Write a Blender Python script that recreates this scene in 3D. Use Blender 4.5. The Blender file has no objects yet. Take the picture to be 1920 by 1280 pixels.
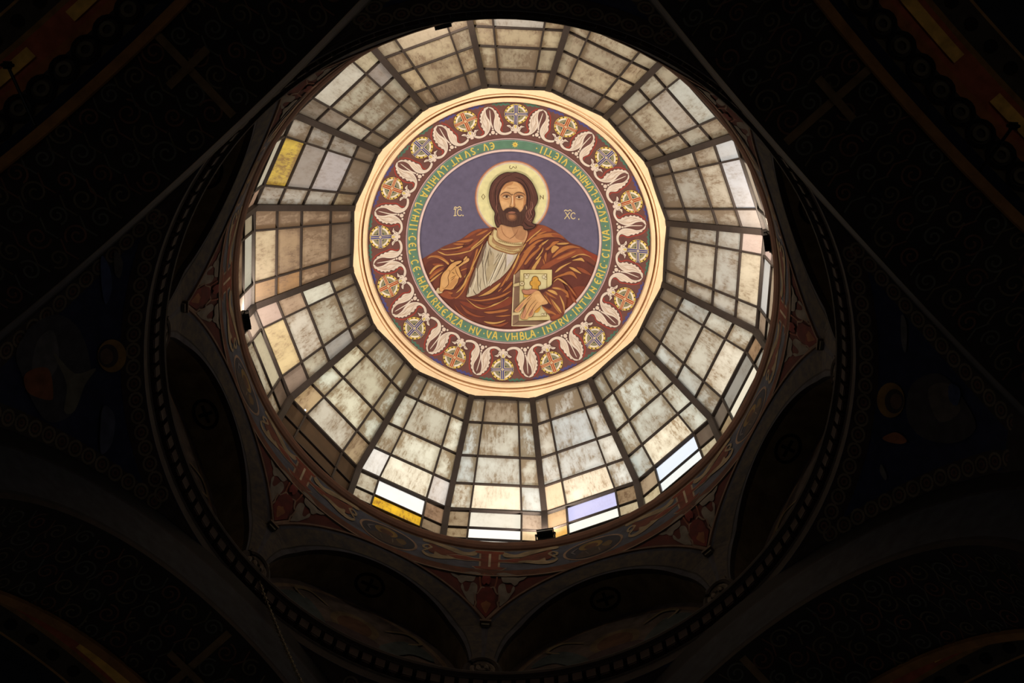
import bpy, bmesh, math, random
from mathutils import Vector, Matrix

rnd = random.Random(11)
SC = bpy.context.scene
COL = SC.collection
R_ = math.radians

# ------------------------------------------------------------------ camera
# world: +X image right, +Y towards the far wall (image bottom), +Z up, origin
# on the axis of the dome at eye level
F_PX, TILT, ROLL, CX, CY = 2900.0, R_(12.5479), R_(2.7451), 0.1647, 5.3152
_s, _c = math.sin(TILT), math.cos(TILT)
_fw = Vector((0, _s, _c)); _up = Vector((0, -_c, _s)); _rt = Vector((1, 0, 0))
_rr = _rt * math.cos(ROLL) + _up * math.sin(ROLL)
_uu = _up * math.cos(ROLL) - _rt * math.sin(ROLL)
cam_d = bpy.data.cameras.new('camera')
cam_d.sensor_width = 36.0
cam_d.lens = F_PX / 1920.0 * 36.0
cam_d.clip_start, cam_d.clip_end = 0.1, 500
cam = bpy.data.objects.new('camera', cam_d)
COL.objects.link(cam)
cam.matrix_world = Matrix(((_rr.x, _uu.x, -_fw.x, CX), (_rr.y, _uu.y, -_fw.y, -CY),
                           (_rr.z, _uu.z, -_fw.z, 0), (0, 0, 0, 1)))
SC.camera = cam

# ------------------------------------------------------------------ sky, sun, exposure
w = bpy.data.worlds.new('sky'); SC.world = w; w.use_nodes = True
bg = w.node_tree.nodes['Background']
bg.inputs[0].default_value = (0.98, 0.98, 1.0, 1)
bg.inputs[1].default_value = 1.0
sun_d = bpy.data.lights.new('sun', 'SUN'); sun_d.energy = 3.5; sun_d.angle = R_(25)
sun_d.color = (1.0, 0.96, 0.88)
sun = bpy.data.objects.new('sun', sun_d); COL.objects.link(sun)
_az, _el = R_(14), R_(38)
_sd = Vector((math.sin(_az) * math.cos(_el), math.cos(_az) * math.cos(_el), math.sin(_el)))
sun.rotation_euler = _sd.to_track_quat('Z', 'Y').to_euler()
sun.location = _sd * 80
SC.view_settings.view_transform = 'Standard'
SC.view_settings.look = 'None'
SC.view_settings.exposure = 0.0
SC.view_settings.gamma = 1.0
SC.view_settings.use_curve_mapping = False
SC.cycles.max_bounces = 10
SC.cycles.diffuse_bounces = 6
SC.cycles.transmission_bounces = 6
SC.cycles.sample_clamp_indirect = 4.0
SC.cycles.use_denoising = True

# ------------------------------------------------------------------ small helpers
def lin(c):
    o = []
    for v in c:
        v /= 255.0
        o.append(v / 12.92 if v <= 0.04045 else ((v + 0.055) / 1.055) ** 2.4)
    return tuple(o)

def tag(o, label=None, cat=None, group=None, kind=None):
    if label: o['label'] = label
    if cat: o['category'] = cat
    if group: o['group'] = group
    if kind: o['kind'] = kind
    return o

def empty(name, loc=(0, 0, 0), rz=0.0, parent=None):
    o = bpy.data.objects.new(name, None)
    o.empty_display_size = 0.2
    COL.objects.link(o); o.location = loc; o.rotation_euler = (0, 0, rz); o.parent = parent
    return o

def polar(az, r, z):
    return Vector((r * math.sin(az), r * math.cos(az), z))

class MB:
    """collects verts, faces and face colours of one mesh"""
    def __init__(s): s.v = []; s.f = []; s.c = []; s.smooth = False
    def add(s, vs, fs, col=(0.5, 0.5, 0.5)):
        b = len(s.v); s.v += [tuple(x) for x in vs]
        for f in fs:
            s.f.append(tuple(b + i for i in f)); s.c.append(col)
    def box(s, c, h, col=(0.5, 0.5, 0.5), m=None):
        vs = []
        for x in (-1, 1):
            for y in (-1, 1):
                for z in (-1, 1):
                    p = Vector((x * h[0], y * h[1], z * h[2]))
                    if m is not None: p = m @ p
                    vs.append(p + Vector(c))
        s.add(vs, [(0, 1, 3, 2), (4, 6, 7, 5), (0, 4, 5, 1), (2, 3, 7, 6), (0, 2, 6, 4), (1, 5, 7, 3)], col)
    def bar(s, a, b, wdt, dep, up, col=(0.5, 0.5, 0.5)):
        """box bar from a to b; wdt across, dep along 'up'"""
        a, b, up = Vector(a), Vector(b), Vector(up)
        d = (b - a).normalized(); u = (up - d * up.dot(d)).normalized(); r = d.cross(u)
        vs = [p + r * (sx * wdt / 2) + u * (sy * dep / 2) for p in (a, b) for sx in (-1, 1) for sy in (-1, 1)]
        s.add(vs, [(0, 1, 3, 2), (4, 6, 7, 5), (0, 4, 5, 1), (2, 3, 7, 6), (0, 2, 6, 4), (1, 5, 7, 3)], col)
    def tube(s, pts, r, n=8, col=(0.5, 0.5, 0.5), closed=False):
        pts = [Vector(p) for p in pts]; m = len(pts); rings = []
        for i, p in enumerate(pts):
            a = pts[(i - 1) % m] if (closed or i) else pts[0]
            b = pts[(i + 1) % m] if (closed or i < m - 1) else pts[-1]
            d = (b - a).normalized()
            q = Vector((0, 0, 1)) if abs(d.z) < 0.9 else Vector((1, 0, 0))
            u = d.cross(q).normalized(); v = d.cross(u)
            rings.append([p + (u * math.cos(t) + v * math.sin(t)) * r for t in [2 * math.pi * k / n for k in range(n)]])
        vs = [x for g in rings for x in g]; fs = []
        for i in range(m if closed else m - 1):
            j = (i + 1) % m
            for k in range(n):
                l = (k + 1) % n
                fs.append((i * n + k, i * n + l, j * n + l, j * n + k))
        if not closed:
            fs.append(tuple(range(n - 1, -1, -1))); fs.append(tuple((m - 1) * n + k for k in range(n)))
        s.add(vs, fs, col)
    def strip(s, A, B, col=(0.5, 0.5, 0.5), closed=False):
        n = len(A); vs = list(A) + list(B); fs = []
        for i in range(n if closed else n - 1):
            j = (i + 1) % n
            fs.append((i, j, n + j, n + i))
        s.add(vs, fs, col)
    def mesh(s, name):
        me = bpy.data.meshes.new(name)
        me.from_pydata(s.v, [], s.f)
        at = me.attributes.new('Col', 'FLOAT_COLOR', 'FACE')
        flat = []
        for c in s.c: flat += [c[0], c[1], c[2], 1.0]
        at.data.foreach_set('color', flat)
        if s.smooth: me.shade_smooth()
        me.update()
        return me
    def build(s, name, mat, parent=None):
        o = bpy.data.objects.new(name, s.mesh(name))
        o.data.materials.append(mat)
        COL.objects.link(o); o.parent = parent
        return o

def inst(src, name=None, parent=None, rz=0.0, loc=(0, 0, 0)):
    o = src.copy()
    if name: o.name = name
    COL.objects.link(o); o.parent = parent; o.rotation_euler = (0, 0, rz); o.location = loc
    return o

def spline(pts, closed=True, n=5):
    """Catmull-Rom through 2-D points"""
    m = len(pts); out = []
    rng = range(m) if closed else range(m - 1)
    for i in rng:
        if closed:
            p0, p1, p2, p3 = pts[(i - 1) % m], pts[i], pts[(i + 1) % m], pts[(i + 2) % m]
        else:
            p0, p1, p2, p3 = pts[max(i - 1, 0)], pts[i], pts[i + 1], pts[min(i + 2, m - 1)]
        for k in range(n):
            t = k / n
            out.append(tuple(0.5 * ((2 * p1[a]) + (-p0[a] + p2[a]) * t + (2 * p0[a] - 5 * p1[a] + 4 * p2[a] - p3[a]) * t * t
                                    + (-p0[a] + 3 * p1[a] - 3 * p2[a] + p3[a]) * t ** 3) for a in (0, 1)))
    if not closed: out.append(tuple(pts[-1]))
    return out

def tess(poly, maxlen):
    """triangulate a 2-D polygon and split long edges"""
    bm = bmesh.new()
    vs = [bm.verts.new((x, y, 0)) for x, y in poly]
    try:
        bm.faces.new(vs)
    except ValueError:
        bm.free(); return [], []
    bm.normal_update()
    bmesh.ops.triangulate(bm, faces=bm.faces[:])
    for _ in range(7):
        le = [e for e in bm.edges if e.calc_length() > maxlen]
        if not le: break
        bmesh.ops.subdivide_edges(bm, edges=le, cuts=1)
        bmesh.ops.triangulate(bm, faces=[f for f in bm.faces if len(f.verts) > 3])
    bm.verts.index_update()
    v = [(q.co.x, q.co.y) for q in bm.verts]; f = [tuple(q.index for q in g.verts) for g in bm.faces]
    bm.free()
    return v, f

class Painter:
    """paints 2-D shapes, each a hair above the last, on a curved surface"""
    def __init__(s, mp, maxlen, step, base=0.0, warm=None):
        s.mp, s.maxlen, s.step, s.o, s.warm = mp, maxlen, step, base, warm
        s.mb = MB()
    def colour(s, c):
        l = lin(c)
        if s.warm: l = tuple(min(0.92, l[i] / s.warm[i]) for i in range(3))
        return l
    def poly(s, pts, col, smooth=True, n=4):
        p = spline(pts, True, n) if smooth else list(pts)
        v, f = tess(p, s.maxlen)
        if not f: return
        s.o += s.step
        s.mb.add([s.mp(x, y, s.o) for x, y in v], f, s.colour(col))
    def ell(s, cx, cy, rx, ry, col, n=28):
        s.poly([(cx + rx * math.cos(2 * math.pi * k / n), cy + ry * math.sin(2 * math.pi * k / n)) for k in range(n)], col, False)
    def ring(s, cx, cy, rx, ry, wd, col, n=40):
        s.line([(cx + rx * math.cos(2 * math.pi * k / n), cy + ry * math.sin(2 * math.pi * k / n)) for k in range(n + 1)], wd, col, False, taper=False)
    def line(s, pts, wd, col, smooth=True, taper=True, n=5):
        p = spline(pts, False, n) if smooth else list(pts)
        s.o += s.step
        A, B = [], []; m = len(p)
        for i, (x, y) in enumerate(p):
            a = p[max(i - 1, 0)]; b = p[min(i + 1, m - 1)]
            if not taper and p[0] == p[-1]:
                a = p[i - 1] if i else p[-2]; b = p[i + 1] if i < m - 1 else p[1]
            dx, dy = b[0] - a[0], b[1] - a[1]; L = math.hypot(dx, dy) or 1
            h = wd / 2
            if taper:
                t = i / (m - 1); h *= 0.35 + 0.65 * math.sin(math.pi * min(max(t, 0.0), 1.0))
            A.append(s.mp(x - dy / L * h, y + dx / L * h, s.o)); B.append(s.mp(x + dy / L * h, y - dx / L * h, s.o))
        s.mb.strip(A, B, s.colour(col))
    def take(s):
        m = s.mb; s.mb = MB(); return m

# ------------------------------------------------------------------ pixels of the traced paintings -> surfaces
# fixed survey of the painted surfaces (independent of the camera object above)
TF, TT, TR, TX, TY = 2900.0, R_(12.5479), R_(2.7451), 0.1647, 5.3152
def ray(x, y):
    uu, vv = x - 960, 640 - y
    c, s = math.cos(TR), math.sin(TR)
    u, v = uu * c - vv * s, vv * c + uu * s
    st, ct = math.sin(TT), math.cos(TT)
    return Vector((u / TF, st - ct * v / TF, ct + st * v / TF))
CAP_H, CAP_K = 34.5, 0.09
def cap_z(r2): return CAP_H - CAP_K * r2
def on_cap(x, y, o=0.0):
    d = ray(x, y); k = 34.0 / d.z
    for _ in range(8):
        p = Vector((TX + d.x * k, -TY + d.y * k, 0))
        k = cap_z(p.x ** 2 + p.y ** 2) / d.z
    return Vector((TX + d.x * k, -TY + d.y * k, d.z * k - o))
def on_cyl(R):
    def f(x, y, o=0.0):
        d = ray(x, y)
        a = d.x ** 2 + d.y ** 2; b = TX * d.x - TY * d.y; c = TX ** 2 + TY ** 2 - R * R
        k = (-b + math.sqrt(max(b * b - a * c, 0))) / a
        p = Vector((TX + d.x * k, -TY + d.y * k, d.z * k))
        q = 1 - o / R
        return Vector((p.x * q, p.y * q, p.z))
    return f
SPH_Z, SPH_R = 16.4, 7.354
def on_sphere(x, y, o=0.0):
    d = ray(x, y); e = Vector((TX, -TY, -SPH_Z))
    a = d.dot(d); b = e.dot(d); c = e.dot(e) - (SPH_R - o) ** 2
    k = (-b + math.sqrt(max(b * b - a * c, 0))) / a
    return Vector((TX, -TY, 0)) + d * k
def frame(ox, oy, s, mp):
    return lambda x, y, o=0.0: mp(ox + x / s, oy + y / s, o)

# ------------------------------------------------------------------ materials
def mat_new(name):
    m = bpy.data.materials.new(name); m.use_nodes = True
    nt = m.node_tree
    return m, nt, nt.nodes, nt.links, nt.nodes['Principled BSDF']

def paint_material(name, rough=0.75, noise=0.18, scale=9.0, mult=1.0):
    m, nt, N, L, b = mat_new(name)
    at = N.new('ShaderNodeAttribute'); at.attribute_name = 'Col'
    tc = N.new('ShaderNodeTexCoord'); no = N.new('ShaderNodeTexNoise')
    no.inputs['Scale'].default_value = scale; no.inputs['Detail'].default_value = 6
    L.new(tc.outputs['Object'], no.inputs['Vector'])
    mr = N.new('ShaderNodeMapRange'); mr.inputs[3].default_value = mult * (1 - noise); mr.inputs[4].default_value = mult * (1 + noise)
    mr.inputs[1].default_value = 0.3; mr.inputs[2].default_value = 0.7
    L.new(no.outputs[0], mr.inputs[0])
    vm = N.new('ShaderNodeVectorMath'); vm.operation = 'SCALE'
    L.new(at.outputs['Color'], vm.inputs[0]); L.new(mr.outputs[0], vm.inputs['Scale'])
    L.new(vm.outputs[0], b.inputs['Base Color'])
    b.inputs['Roughness'].default_value = rough
    b.inputs['Specular IOR Level'].default_value = 0.2
    return m

def plain(name, col, rough=0.7, noise=0.25, scale=4.0, col2=None, metal=0.0):
    m, nt, N, L, b = mat_new(name)
    tc = N.new('ShaderNodeTexCoord'); no = N.new('ShaderNodeTexNoise')
    no.inputs['Scale'].default_value = scale; no.inputs['Detail'].default_value = 7; no.inputs['Roughness'].default_value = 0.65
    L.new(tc.outputs['Object'], no.inputs['Vector'])
    cr = N.new('ShaderNodeValToRGB')
    c = lin(col); d = lin(col2) if col2 else tuple(v * (1 - noise) for v in c)
    e = c if col2 else tuple(min(1, v * (1 + noise)) for v in c)
    cr.color_ramp.elements[0].position = 0.35; cr.color_ramp.elements[0].color = (*d, 1)
    cr.color_ramp.elements[1].position = 0.65; cr.color_ramp.elements[1].color = (*e, 1)
    L.new(no.outputs[0], cr.inputs[0]); L.new(cr.outputs[0], b.inputs['Base Color'])
    b.inputs['Roughness'].default_value = rough; b.inputs['Metallic'].default_value = metal
    b.inputs['Specular IOR Level'].default_value = 0.25
    return m

def glass_material(name='stained_sheet_glass'):
    """dirty translucent cathedral glass: tint in the object colour, dirt amount in its alpha"""
    m, nt, N, L, b = mat_new(name)
    N.remove(b); out = N['Material Output']
    oi = N.new('ShaderNodeObjectInfo'); tc = N.new('ShaderNodeTexCoord')
    off = N.new('ShaderNodeVectorMath'); off.operation = 'SCALE'; off.inputs[0].default_value = (37, 53, 71)
    L.new(oi.outputs['Random'], off.inputs['Scale'])
    add = N.new('ShaderNodeVectorMath'); add.operation = 'ADD'
    L.new(tc.outputs['Object'], add.inputs[0]); L.new(off.outputs[0], add.inputs[1])
    def noise(scale, sc, detail=5, rough=0.6):
        mp = N.new('ShaderNodeMapping'); mp.inputs['Scale'].default_value = sc
        L.new(add.outputs[0], mp.inputs['Vector'])
        n = N.new('ShaderNodeTexNoise'); n.inputs['Scale'].default_value = scale
        n.inputs['Detail'].default_value = detail; n.inputs['Roughness'].default_value = rough
        L.new(mp.outputs[0], n.inputs['Vector']); return n.outputs[0]
    def rng(x, a, bb, c, d):
        r = N.new('ShaderNodeMapRange'); L.new(x, r.inputs[0])
        for i, v in enumerate((a, bb, c, d)): r.inputs[i + 1].default_value = v
        return r.outputs[0]
    def math_(op, a, bv):
        q = N.new('ShaderNodeMath'); q.operation = op
        for i, x in enumerate((a, bv)):
            if isinstance(x, (int, float)): q.inputs[i].default_value = x
            else: L.new(x, q.inputs[i])
        return q.outputs[0]
    streak = rng(noise(4.5, (4.0, 1, 0.9), 10, 0.78), 0.48, 0.60, 0, 1)      # dirt running down the slope
    blotch = rng(noise(1.9, (1.3, 1, 0.8), 6, 0.62), 0.40, 0.62, 0, 1)
    fleck = rng(noise(12.0, (2.0, 1, 0.8), 5, 0.8), 0.57, 0.68, 0, 1)
    sep = N.new('ShaderNodeSeparateXYZ'); L.new(tc.outputs['Object'], sep.inputs[0])
    wav = rng(noise(3.0, (3.0, 1, 1), 4, 0.6), 0.3, 0.7, -0.35, 0.35)
    crown = rng(math_('ADD', sep.outputs['Z'], wav), 32.6, 33.4, 0, 0.85)       # rust washed down from the crown frame
    edge = math_('MULTIPLY', streak, math_('ADD', math_('MULTIPLY', blotch, 0.85), 0.04))
    d0 = math_('ADD', edge, math_('ADD', math_('MULTIPLY', blotch, 0.42), math_('MULTIPLY', fleck, math_('ADD', math_('MULTIPLY', blotch, 0.6), 0.1))))
    ea = N.new('ShaderNodeAttribute'); ea.attribute_name = 'edge'; sa = N.new('ShaderNodeAttribute'); sa.attribute_name = 'size'
    ab = N.new('ShaderNodeVectorMath'); ab.operation = 'ABSOLUTE'; L.new(ea.outputs['Vector'], ab.inputs[0])
    sb = N.new('ShaderNodeVectorMath'); sb.operation = 'SUBTRACT'; L.new(sa.outputs['Vector'], sb.inputs[0]); L.new(ab.outputs[0], sb.inputs[1])
    se = N.new('ShaderNodeSeparateXYZ'); L.new(sb.outputs[0], se.inputs[0])
    dist = math_('ADD', math_('MINIMUM', se.outputs[0], se.outputs[1]), rng(noise(4.0, (1, 1, 1), 4, 0.6), 0.3, 0.7, -0.06, 0.06))
    rim_d = math_('MULTIPLY', rng(dist, 0.0, 0.16, 0.62, 0.0), math_('ADD', math_('MULTIPLY', oi.outputs['Alpha'], 0.7), 0.05))     # grime along the leads, with the bars' shadows painted into it
    d0 = math_('ADD', d0, rim_d)
    dirt = math_('ADD', math_('MULTIPLY', d0, oi.outputs['Alpha']), math_('MULTIPLY', crown, math_('ADD', streak, 0.45)))
    dirt = math_('MINIMUM', dirt, 0.93)
    mix = N.new('ShaderNodeMix'); mix.data_type = 'RGBA'; mix.blend_type = 'MIX'
    L.new(dirt, mix.inputs[0]); L.new(oi.outputs['Color'], mix.inputs[6])
    mul = N.new('ShaderNodeMix'); mul.data_type = 'RGBA'; mul.blend_type = 'MULTIPLY'; mul.inputs[0].default_value = 1
    L.new(oi.outputs['Color'], mul.inputs[6]); mul.inputs[7].default_value = (0.27, 0.18, 0.09, 1)
    L.new(mul.outputs[2], mix.inputs[7])
    tr = N.new('ShaderNodeBsdfTranslucent'); L.new(mix.outputs[2], tr.inputs['Color'])
    df = N.new('ShaderNodeBsdfDiffuse'); df.inputs['Color'].default_value = (0.42, 0.34, 0.30, 1)
    ms = N.new('ShaderNodeMixShader'); ms.inputs[0].default_value = 0.25
    L.new(tr.outputs[0], ms.inputs[1]); L.new(df.outputs[0], ms.inputs[2])
    gl = N.new('ShaderNodeBsdfGlossy'); gl.inputs['Roughness'].default_value = 0.35
    m2 = N.new('ShaderNodeMixShader'); m2.inputs[0].default_value = 0.04
    L.new(ms.outputs[0], m2.inputs[1]); L.new(gl.outputs[0], m2.inputs[2])
    L.new(m2.outputs[0], out.inputs['Surface'])
    return m

M = {}
M['paint'] = paint_material('mural_paint', 0.7, 0.10, 7.0)
M['wallpaint'] = paint_material('old_wall_paint', 0.85, 0.30, 5.0)
M['lunette'] = paint_material('dark_lunette_paint', 0.85, 0.35, 4.0, 0.6)  # lunette colours scaled darker than the wall paint
M['drum'] = paint_material('dark_drum_paint', 0.85, 0.35, 4.0, 0.36)  # drum colours scaled down evenly, darkest of the wall paints
M['glass'] = glass_material()
M['steel'] = plain('dark_painted_steel', (44, 36, 34), 0.6, 0.2, 3.0)
M['board'] = plain('brown_boarding', (74, 56, 40), 0.8, 0.15, 2.0)
M['cream'] = plain('cream_plaster', (238, 212, 178), 0.65, 0.06, 3.0, (226, 196, 164))
M['rim'] = plain('red_brown_stucco', (80, 48, 33), 0.7, 0.2, 3.0)
M['black'] = plain('black_lamp_housing', (14, 14, 15), 0.45, 0.2, 6.0)
M['bulbglass'] = plain('lamp_lens', (210, 205, 190), 0.2, 0.05, 3.0)
M['stone'] = plain('dark_plaster', (84, 70, 60), 0.85, 0.35, 2.0)
M['floor'] = plain('stone_floor', (150, 130, 110), 0.6, 0.2, 1.0)
M['roof'] = plain('roof_lead', (120, 122, 124), 0.7, 0.15, 1.0)
M['archivolt'] = plain('painted_archivolt', (70, 60, 48), 0.85, 0.4, 6.0, (40, 38, 44))
M['niche'] = plain('niche_plaster', (112, 96, 72), 0.85, 0.3, 3.0)
M['dentil'] = plain('dentil_plaster', (46, 29, 25), 0.85, 0.25, 5.0)
M['cornice'] = plain('cornice_plaster', (52, 44, 40), 0.85, 0.25, 5.0)
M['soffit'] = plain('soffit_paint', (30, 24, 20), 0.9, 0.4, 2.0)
M['archedge'] = plain('brown_arch_band', (120, 82, 42), 0.85, 0.25, 3.0)
M['blueface'] = plain('grey_blue_arch_face', (70, 72, 82), 0.9, 0.25, 3.0)
M['iron'] = plain('black_iron', (22, 20, 18), 0.5, 0.2, 5.0, metal=0.6)
M['chain'] = plain('brass_chain', (120, 106, 80), 0.5, 0.2, 8.0, metal=0.5)
WARM = (1.30, 1.19, 0.90)

# ------------------------------------------------------------------ shell: floor, outer wall, roof (closes the church around the dome)
def lathe(name, prof, mat, n=96, kind='structure', label=None, parent=None, smooth=True, cols=None, a0=0.0, a1=2 * math.pi):
    mb = MB(); mb.smooth = smooth
    full = abs(a1 - a0 - 2 * math.pi) < 1e-6
    m = n if full else n + 1
    rings = [[polar(a0 + (a1 - a0) * k / n, r, z) for k in range(m)] for r, z in prof]
    for i in range(len(prof) - 1):
        mb.strip(rings[i], rings[i + 1], cols[i] if cols else (0.5, 0.5, 0.5), full)
    o = mb.build(name, mat, parent)
    if parent is None: tag(o, label, kind=kind)
    return o

fl = MB(); fl.add([(-20, -20, -1.6), (20, -20, -1.6), (20, 20, -1.6), (-20, 20, -1.6)], [(0, 1, 2, 3)])
tag(fl.build('floor', M['floor']), 'pale stone church floor far below the dome', kind='structure')
mb = MB()
NW_LO, NW_HI, NW_HALF = 9.0, 13.0, R_(9)
for k in range(4):                        # nave windows at the end of each arm, below the view
    c0 = R_(45 + 90 * k)
    seg = [c0 - R_(45) + (R_(90) * i / 20) for i in range(21)]
    mb.strip([polar(a, 17, -1.6) for a in seg], [polar(a, 17, NW_LO) for a in seg]); mb.strip([polar(a, 17, NW_HI) for a in seg], [polar(a, 17, 28.0) for a in seg])
    for lo_, hi_ in ((c0 - R_(45), c0 - NW_HALF), (c0 + NW_HALF, c0 + R_(45))):
        sg2 = [lo_ + (hi_ - lo_) * i / 8 for i in range(9)]
        mb.strip([polar(a, 17, NW_LO) for a in sg2], [polar(a, 17, NW_HI) for a in sg2])
tag(mb.build('wall_outer', M['stone']), 'dark plastered outer walls around the crossing', kind='structure')
lathe('roof', [(17.05, 27.98), (5.55, 28.30)], M['roof'], 64, label='lead roof deck around the foot of the glass dome')

# ------------------------------------------------------------------ glass dome: 16 leaded windows between steel ribs
NF = 16
TOP = (3.52, 33.43); BEND = (5.205, 30.466); FOOT = (5.205, 28.36)
HC, HS = math.cos(R_(11.25)), math.sin(R_(11.25))
def facet_pt(t, rc, z): return Vector((t * rc * HS, rc * HC, z))     # t in -1..1 across the facet
def lerp2(a, b, s): return (a[0] + (b[0] - a[0]) * s, a[1] + (b[1] - a[1]) * s)
ROWS = [TOP, lerp2(TOP, BEND, 0.235), lerp2(TOP, BEND, 0.534), lerp2(TOP, BEND, 0.775), BEND,
        (5.205, 29.41), (5.205, 28.75), FOOT]
COLS = [-1.0, -0.525, 0.525, 1.0]
# typical tint of each window (dirt and old glass), clockwise seen from below, 0 = far side
TINT = {0: (190, 192, 182), 1: (190, 190, 182), 2: (182, 185, 173), 3: (174, 173, 160), 4: (180, 174, 158),
        5: (192, 183, 162), 6: (192, 180, 150), 7: (194, 175, 137), 8: (194, 172, 130), 9: (198, 177, 136),
        10: (194, 188, 160), 11: (188, 180, 162), 12: (178, 146, 110), 13: (194, 186, 160), 14: (190, 190, 168), 15: (190, 191, 176)}
DIRT = {0: 1.15, 1: 1.1, 2: 1.2, 3: 1.15, 4: 1.1, 5: 1.2, 6: 1.2, 7: 1.25, 8: 1.25, 9: 1.25, 10: 1.3, 11: 1.25, 12: 1.9, 13: 1.2, 14: 1.35, 15: 1.15}
CLEAN = (250, 250, 248)
SPECIAL = {  # (window, row, column): (tint, dirt)
    (11, 3, 1): ((244, 204, 50), 1.1), (11, 2, 1): ((160, 150, 138), .5), (11, 1, 1): ((196, 186, 180), .5),
    (11, 4, 1): ((226, 216, 186), .1), (11, 4, 2): ((190, 150, 120), .5), (11, 0, 2): ((170, 150, 110), .9),
    (10, 3, 1): ((222, 214, 190), .5), (10, 3, 2): ((120, 112, 96), .9), (10, 2, 2): ((140, 128, 110), .9), (10, 1, 2): ((196, 186, 160), .6),
    (10, 3, 0): ((205, 190, 150), .5), (10, 2, 0): ((150, 142, 132), .6),
    (12, 0, 1): ((120, 100, 78), 1.2), (12, 1, 1): ((170, 140, 105), 1.1), (12, 2, 1): ((165, 132, 92), 1.1), (12, 3, 1): ((220, 195, 150), .8),
    (12, 2, 2): ((180, 125, 60), .7), (12, 3, 2): ((190, 135, 70), .6), (12, 4, 1): ((226, 222, 196), .15), (12, 4, 2): ((228, 205, 190), .2), (12, 4, 0): ((190, 175, 140), .4),
    (13, 3, 1): ((226, 198, 140), .6), (13, 2, 1): ((205, 195, 175), .9), (13, 3, 0): ((190, 160, 145), .4), (13, 2, 0): ((175, 145, 115), .7),
    (13, 4, 1): ((224, 210, 170), .25), (13, 4, 0): ((240, 210, 180), .1), (13, 1, 0): ((215, 212, 190), .4), (13, 1, 2): ((150, 148, 140), .4), (13, 3, 2): ((120, 100, 84), .7), (13, 4, 2): ((96, 76, 58), .9),  # pink pane beside the left floodlight: lamp glow painted into its tint
    (14, 4, 0): ((46, 36, 26), .6), (14, 4, 1): ((44, 34, 25), .4), (14, 4, 2): ((46, 36, 26), .6), (14, 5, 0): ((40, 31, 23), .5), (14, 5, 1): ((40, 31, 23), .4), (14, 5, 2): ((42, 32, 24), .5),
    (14, 6, 0): ((40, 31, 23), .5), (14, 6, 1): ((40, 31, 23), .4), (14, 6, 2): ((42, 32, 24), .5), (14, 3, 0): ((165, 140, 100), .9), (14, 3, 1): ((180, 174, 156), 1.1), (14, 3, 2): ((150, 130, 96), .9),
    (15, 4, 1): (CLEAN, .06), (15, 5, 1): ((250, 196, 8), .9), (15, 6, 1): ((250, 196, 8), .9), (15, 3, 1): ((225, 218, 196), .6),
    (15, 4, 2): ((150, 120, 92), .8), (15, 4, 0): ((196, 188, 165), .8), (15, 3, 0): ((215, 212, 205), .3), (15, 3, 2): ((200, 194, 188), .6), (15, 5, 2): ((130, 112, 86), .7), (15, 5, 0): ((185, 175, 150), .7),
    (0, 4, 1): ((226, 222, 206), .25), (0, 5, 1): ((255, 252, 244), .04), (0, 6, 1): ((255, 252, 244), .04), (0, 3, 1): ((222, 210, 184), .5), (0, 4, 0): ((150, 132, 104), .9), (0, 5, 0): ((150, 132, 100), .9), (0, 4, 2): ((196, 172, 148), .5), (0, 5, 2): ((225, 195, 150), .3), (0, 0, 1): ((140, 128, 108), 1.0),
    (1, 4, 1): ((196, 198, 242), .15), (1, 5, 1): ((246, 246, 236), .1), (1, 3, 1): ((226, 214, 190), .7), (1, 4, 0): ((220, 180, 130), .4), (1, 5, 0): ((236, 180, 90), .3), (1, 4, 2): ((140, 118, 88), .8), (1, 3, 0): ((214, 186, 150), .4), (1, 5, 2): ((186, 172, 140), .6),
    (2, 4, 1): ((226, 238, 255), .03), (2, 5, 1): ((240, 246, 246), .06), (2, 3, 1): ((222, 214, 190), .8), (2, 4, 0): ((160, 140, 112), .8), (2, 4, 2): ((70, 60, 50), .5), (2, 5, 2): ((190, 180, 150), .5), (2, 5, 0): ((200, 186, 150), .5),
    (3, 4, 1): ((140, 140, 132), .4), (3, 5, 1): ((246, 238, 214), .05), (3, 4, 0): ((84, 78, 68), .5), (3, 4, 2): ((150, 118, 84), .7), (3, 3, 1): ((210, 202, 182), .8), (3, 5, 0): ((160, 140, 105), .5),
    (4, 4, 1): ((232, 230, 222), .1), (4, 5, 1): ((190, 166, 136), .3), (4, 4, 0): ((170, 146, 120), .5), (4, 3, 1): ((216, 200, 168), .7), (4, 3, 2): ((214, 186, 172), .3), (4, 4, 2): ((240, 205, 190), .1),  # pink panes by the right floodlight have its glow put into the tint
    (5, 3, 1): ((226, 226, 226), .4), (5, 4, 1): ((226, 206, 178), .2), (5, 3, 0): ((214, 200, 186), .4), (5, 3, 2): ((214, 214, 210), .3),
    (6, 3, 1): ((214, 214, 196), .6), (6, 2, 1): ((196, 186, 168), .7), (7, 0, 1): ((150, 138, 118), .8), (8, 0, 1): ((150, 132, 106), .8), (8, 3, 1): ((205, 196, 178), .5),
    (9, 0, 1): ((150, 124, 92), .9), (9, 3, 1): ((214, 190, 150), .4), (9, 4, 1): ((226, 200, 160), .2), (9, 4, 2): ((226, 200, 160), .2),
}
pane_mesh = {}
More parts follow.
